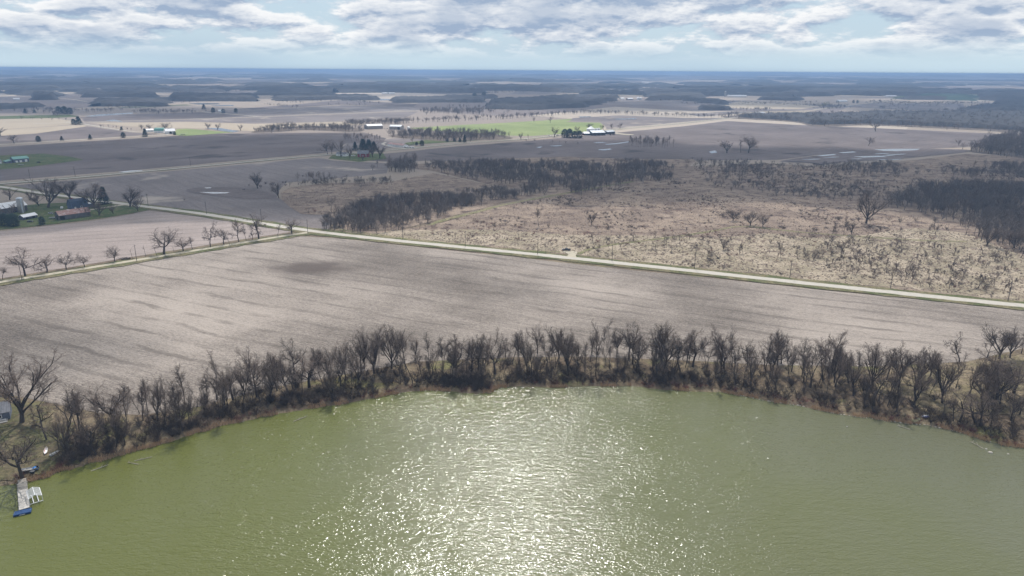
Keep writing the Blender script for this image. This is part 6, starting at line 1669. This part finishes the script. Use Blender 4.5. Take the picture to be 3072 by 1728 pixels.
# right-hand shore
b = G(2749, 1262, -.6); rowboat('rowboat', 'pale green rowboat resting on the right shore', b[0], b[1], R_(28), 4.4, 1.5, 'pale_green', 'pale_green', -.75)
b = G(2776, 1250); o = thing('kayak_stack', 'blue-violet plastic kayaks stacked behind the green rowboat', 'kayak', (b[0], b[1], -.2), R_(20))
for k, dy in enumerate((-.42, .0, .42)):
    mb = MB(); nn = 9; rg2 = []
    for i in range(nn):
        t = -1 + 2 * i / (nn - 1); rr = .3 * (1 - abs(t) ** 2.2) + .03
        rg2.append([(t * 1.5, dy + rr * math.cos(a * 1.047), .32 + k % 2 * .25 + rr * .7 * math.sin(a * 1.047)) for a in range(6)])
    for i in range(nn - 1):
        for a in range(6): mb.poly([rg2[i][a], rg2[i][(a + 1) % 6], rg2[i + 1][(a + 1) % 6], rg2[i + 1][a]])
    mb.build('hull', M['purple' if k != 1 else 'alu'], o, True)


def rock(label, x, y, s, z=-1.0, mat='rock', group=None):
    rr = np.random.RandomState(int(x)); b = G(x, y, z); mb = MB(); rings = []
    for zz_, k in ((-.4, .8), (0, 1.0), (.32, .85), (.55, .45)): rings.append([(math.cos(a * .7854) * k * s * (.75 + .5 * rr.rand()), math.sin(a * .7854) * k * s * (.75 + .5 * rr.rand()) * .8, zz_ * s * (.85 + .3 * rr.rand())) for a in range(8)])
    for j in range(3):
        for a in range(8): mb.poly([rings[j][a], rings[j][(a + 1) % 8], rings[j + 1][(a + 1) % 8], rings[j + 1][a]])
    mb.poly(rings[3]); o = mb.build('rock', M[mat]); o.location = (b[0], b[1], z); tag(o, label, 'rock', group)


rock('pale boulder standing in the shallows at the right', 2971, 1358, .75); rock('small pale rock left of the boulder in the shallows', 2958, 1347, .45); rock('small dark rock in the water off the right shore', 2541, 1280, .35, mat='conc'); rock('half-sunken pale rock near the right edge', 3024, 1362, .4)
for k in range(70):
    x = 2200 + k * 11.2 + TR.uniform(-4, 4); y = np.interp(x, [p[0] for p in SHORE], [p[1] for p in SHORE])
    rock('small stone in the line of stones edging the right shore', x, y - .5 + TR.random(), TR.uniform(.18, .42), -.95, 'rock' if k % 2 else 'drift', 'stones edging the right shore')


def driftwood(label, x, y, seed, L=4.0, z=-.95):
    r_ = random.Random(seed); b = G(x, y, z); o = thing('driftwood', label, 'branch', (b[0], b[1], z), r_.uniform(0, 3))
    MB().cyl((-L / 2, 0, .0), (L / 2, .3, .25), .13, .05, n=6).build('stem', M['drift'], o)
    for k in range(6):
        x0 = r_.uniform(-.2, .45) * L; a = r_.uniform(-1.2, 1.2); l = r_.uniform(.5, 1.5)
        MB().cyl((x0, .1, .12), (x0 + l * math.cos(a), l * math.sin(a), r_.uniform(-.1, .7)), .06, .02, n=5).build('twig', M['drift'], o)


driftwood('bleached fallen branches in the water off the left shore', 430, 1378, 1, 5.0); driftwood('smaller bleached branches in the water off the left shore', 400, 1390, 2, 4.0); driftwood('pale fallen branches in the shallows left of centre', 900, 1258, 3, 5.0); driftwood('fallen branches in the shallows at the left bank', 300, 1405, 4, 5.0); driftwood('tangled pale branches in the right shallows', 2932, 1336, 5, 4.5); driftwood('thin branches dipping in water beside the green rowboat', 2712, 1283, 6, 4.0)

# ------------------------------------------------------------------ clouds above the view (their shade falls on the land)
M['cloud'], t = mat_new('cloud')
at = t.n('ShaderNodeAttribute', None, attribute_name='cloud_thickness').outputs['Fac']
nn_ = t.noise(t.n('ShaderNodeTexCoord').outputs['Object'], 0.006, 5.0, 0.6)
fc = t.smooth(t.math('ADD', at, t.math('MULTIPLY', t.math('SUBTRACT', nn_, 0.5), 0.9)), 0.1, 0.75, 0.0, 0.64)
sh_ = t.n('ShaderNodeMixShader', {0: fc, 1: t.n('ShaderNodeBsdfTransparent').outputs[0], 2: t.n('ShaderNodeBsdfTranslucent', {0: (0.9, 0.9, 0.92)}).outputs[0]})
t.n('ShaderNodeOutputMaterial', {0: sh_.outputs[0]})


def cloud(label, poly, dens, soft, cell, alt=900.0, gaps=0.0, seed=0):
    g = np.array([p[:2] for p in poly]); lo, hi = g.min(0) - soft, g.max(0) + soft
    X, Y = np.meshgrid(np.arange(lo[0], hi[0], cell), np.arange(lo[1], hi[1], cell)); q = np.stack([X.ravel(), Y.ravel()], 1)
    dd = seg_dist(q, g); s = np.where(inside(q, g), dd, -dd)
    f = np.clip(.5 + s / (2 * soft), 0, 1) * dens
    f = f + gaps * (vnoise(q[:, 0] / 420, q[:, 1] / 420, seed) - .55) + .5 * gaps * (vnoise(q[:, 0] / 130, q[:, 1] / 130, seed + 1) - .5)
    f = np.clip(f, -.3, 1.2)
    off = SUN_DIR[:2] / SUN_DIR[2] * alt; q2 = q + off
    lump = vnoise(q[:, 0] / 60, q[:, 1] / 60, seed + 2)
    bot = np.column_stack([q2, alt - 8 * lump]); top = np.column_stack([q2, alt + 6 + np.clip(f, 0, 1) * (60 + 120 * lump)])
    I_ = np.arange(X.size).reshape(X.shape); F = np.stack([I_[:-1, :-1], I_[:-1, 1:], I_[1:, 1:], I_[1:, :-1]], -1).reshape(-1, 4); F = F[(f[F] > 0).any(1)]
    me = mesh_np('clouds', np.vstack([bot, top]), np.vstack([F[:, ::-1], F + len(q)]), M['cloud'], True)
    a = me.attributes.new('cloud_thickness', 'FLOAT', 'POINT'); a.data.foreach_set('value', np.tile(f, 2).astype(np.float32))
    tag(link('clouds', me), label, kind='stuff')


cloud('broken cumulus cloud drifting over the farms', [G(*p) for p in ((-900, 730), (0, 690), (300, 668), (600, 640), (900, 628), (1300, 585), (1700, 580), (2200, 590), (2550, 600), (2750, 640), (3072, 690), (3600, 730), (3600, 450), (2800, 446), (2650, 452), (2500, 440), (2200, 440), (1900, 418), (1600, 415), (1200, 428), (1000, 400), (800, 402), (500, 412), (0, 430), (-900, 450))], .85, 45, 14, 900, .5, 3)
yy = [2050, 5600]
cloud('long bank of cumulus over the far farmland', [(-5200, 2150), (-900, 2050), (1200, 2200), (5200, 2050), (5200, 5400), (-5200, 5400)], .62, 200, 60, 900, 1.4, 7)
cloud('unseen thin cloud wisp added to shade the stubble field', [G(*p) for p in ((1330, 790), (1900, 830), (1900, 900), (1650, 950), (1380, 900))], .42, 26, 8, 900, .5, 11)  # thin cloud out of view, added to darken this part of the field
cloud('unseen thin cloud wisp added to shade the near corner of the stubble field', [G(*p) for p in ((-600, 900), (150, 930), (480, 990), (420, 1080), (60, 1090), (-600, 1050))], .42, 26, 8, 900, .5, 15)  # second added wisp, unseen, dims the near left of the field

# ------------------------------------------------------------------ haze
hm = bpy.data.materials.new('haze_air'); hm.use_nodes = True; t = NT(hm.node_tree)
vol = t.n('ShaderNodeVolumePrincipled', {'Color': (0.43, 0.65, 1.0), 'Density': 1.4e-4, 'Anisotropy': 0.0})
t.n('ShaderNodeOutputMaterial', {1: vol.outputs[0]})
tag(MB().box((0, 16500, 59.5), (72000, 36000, 127)).build('haze', hm), 'pale blue haze over the distant land', kind='stuff')
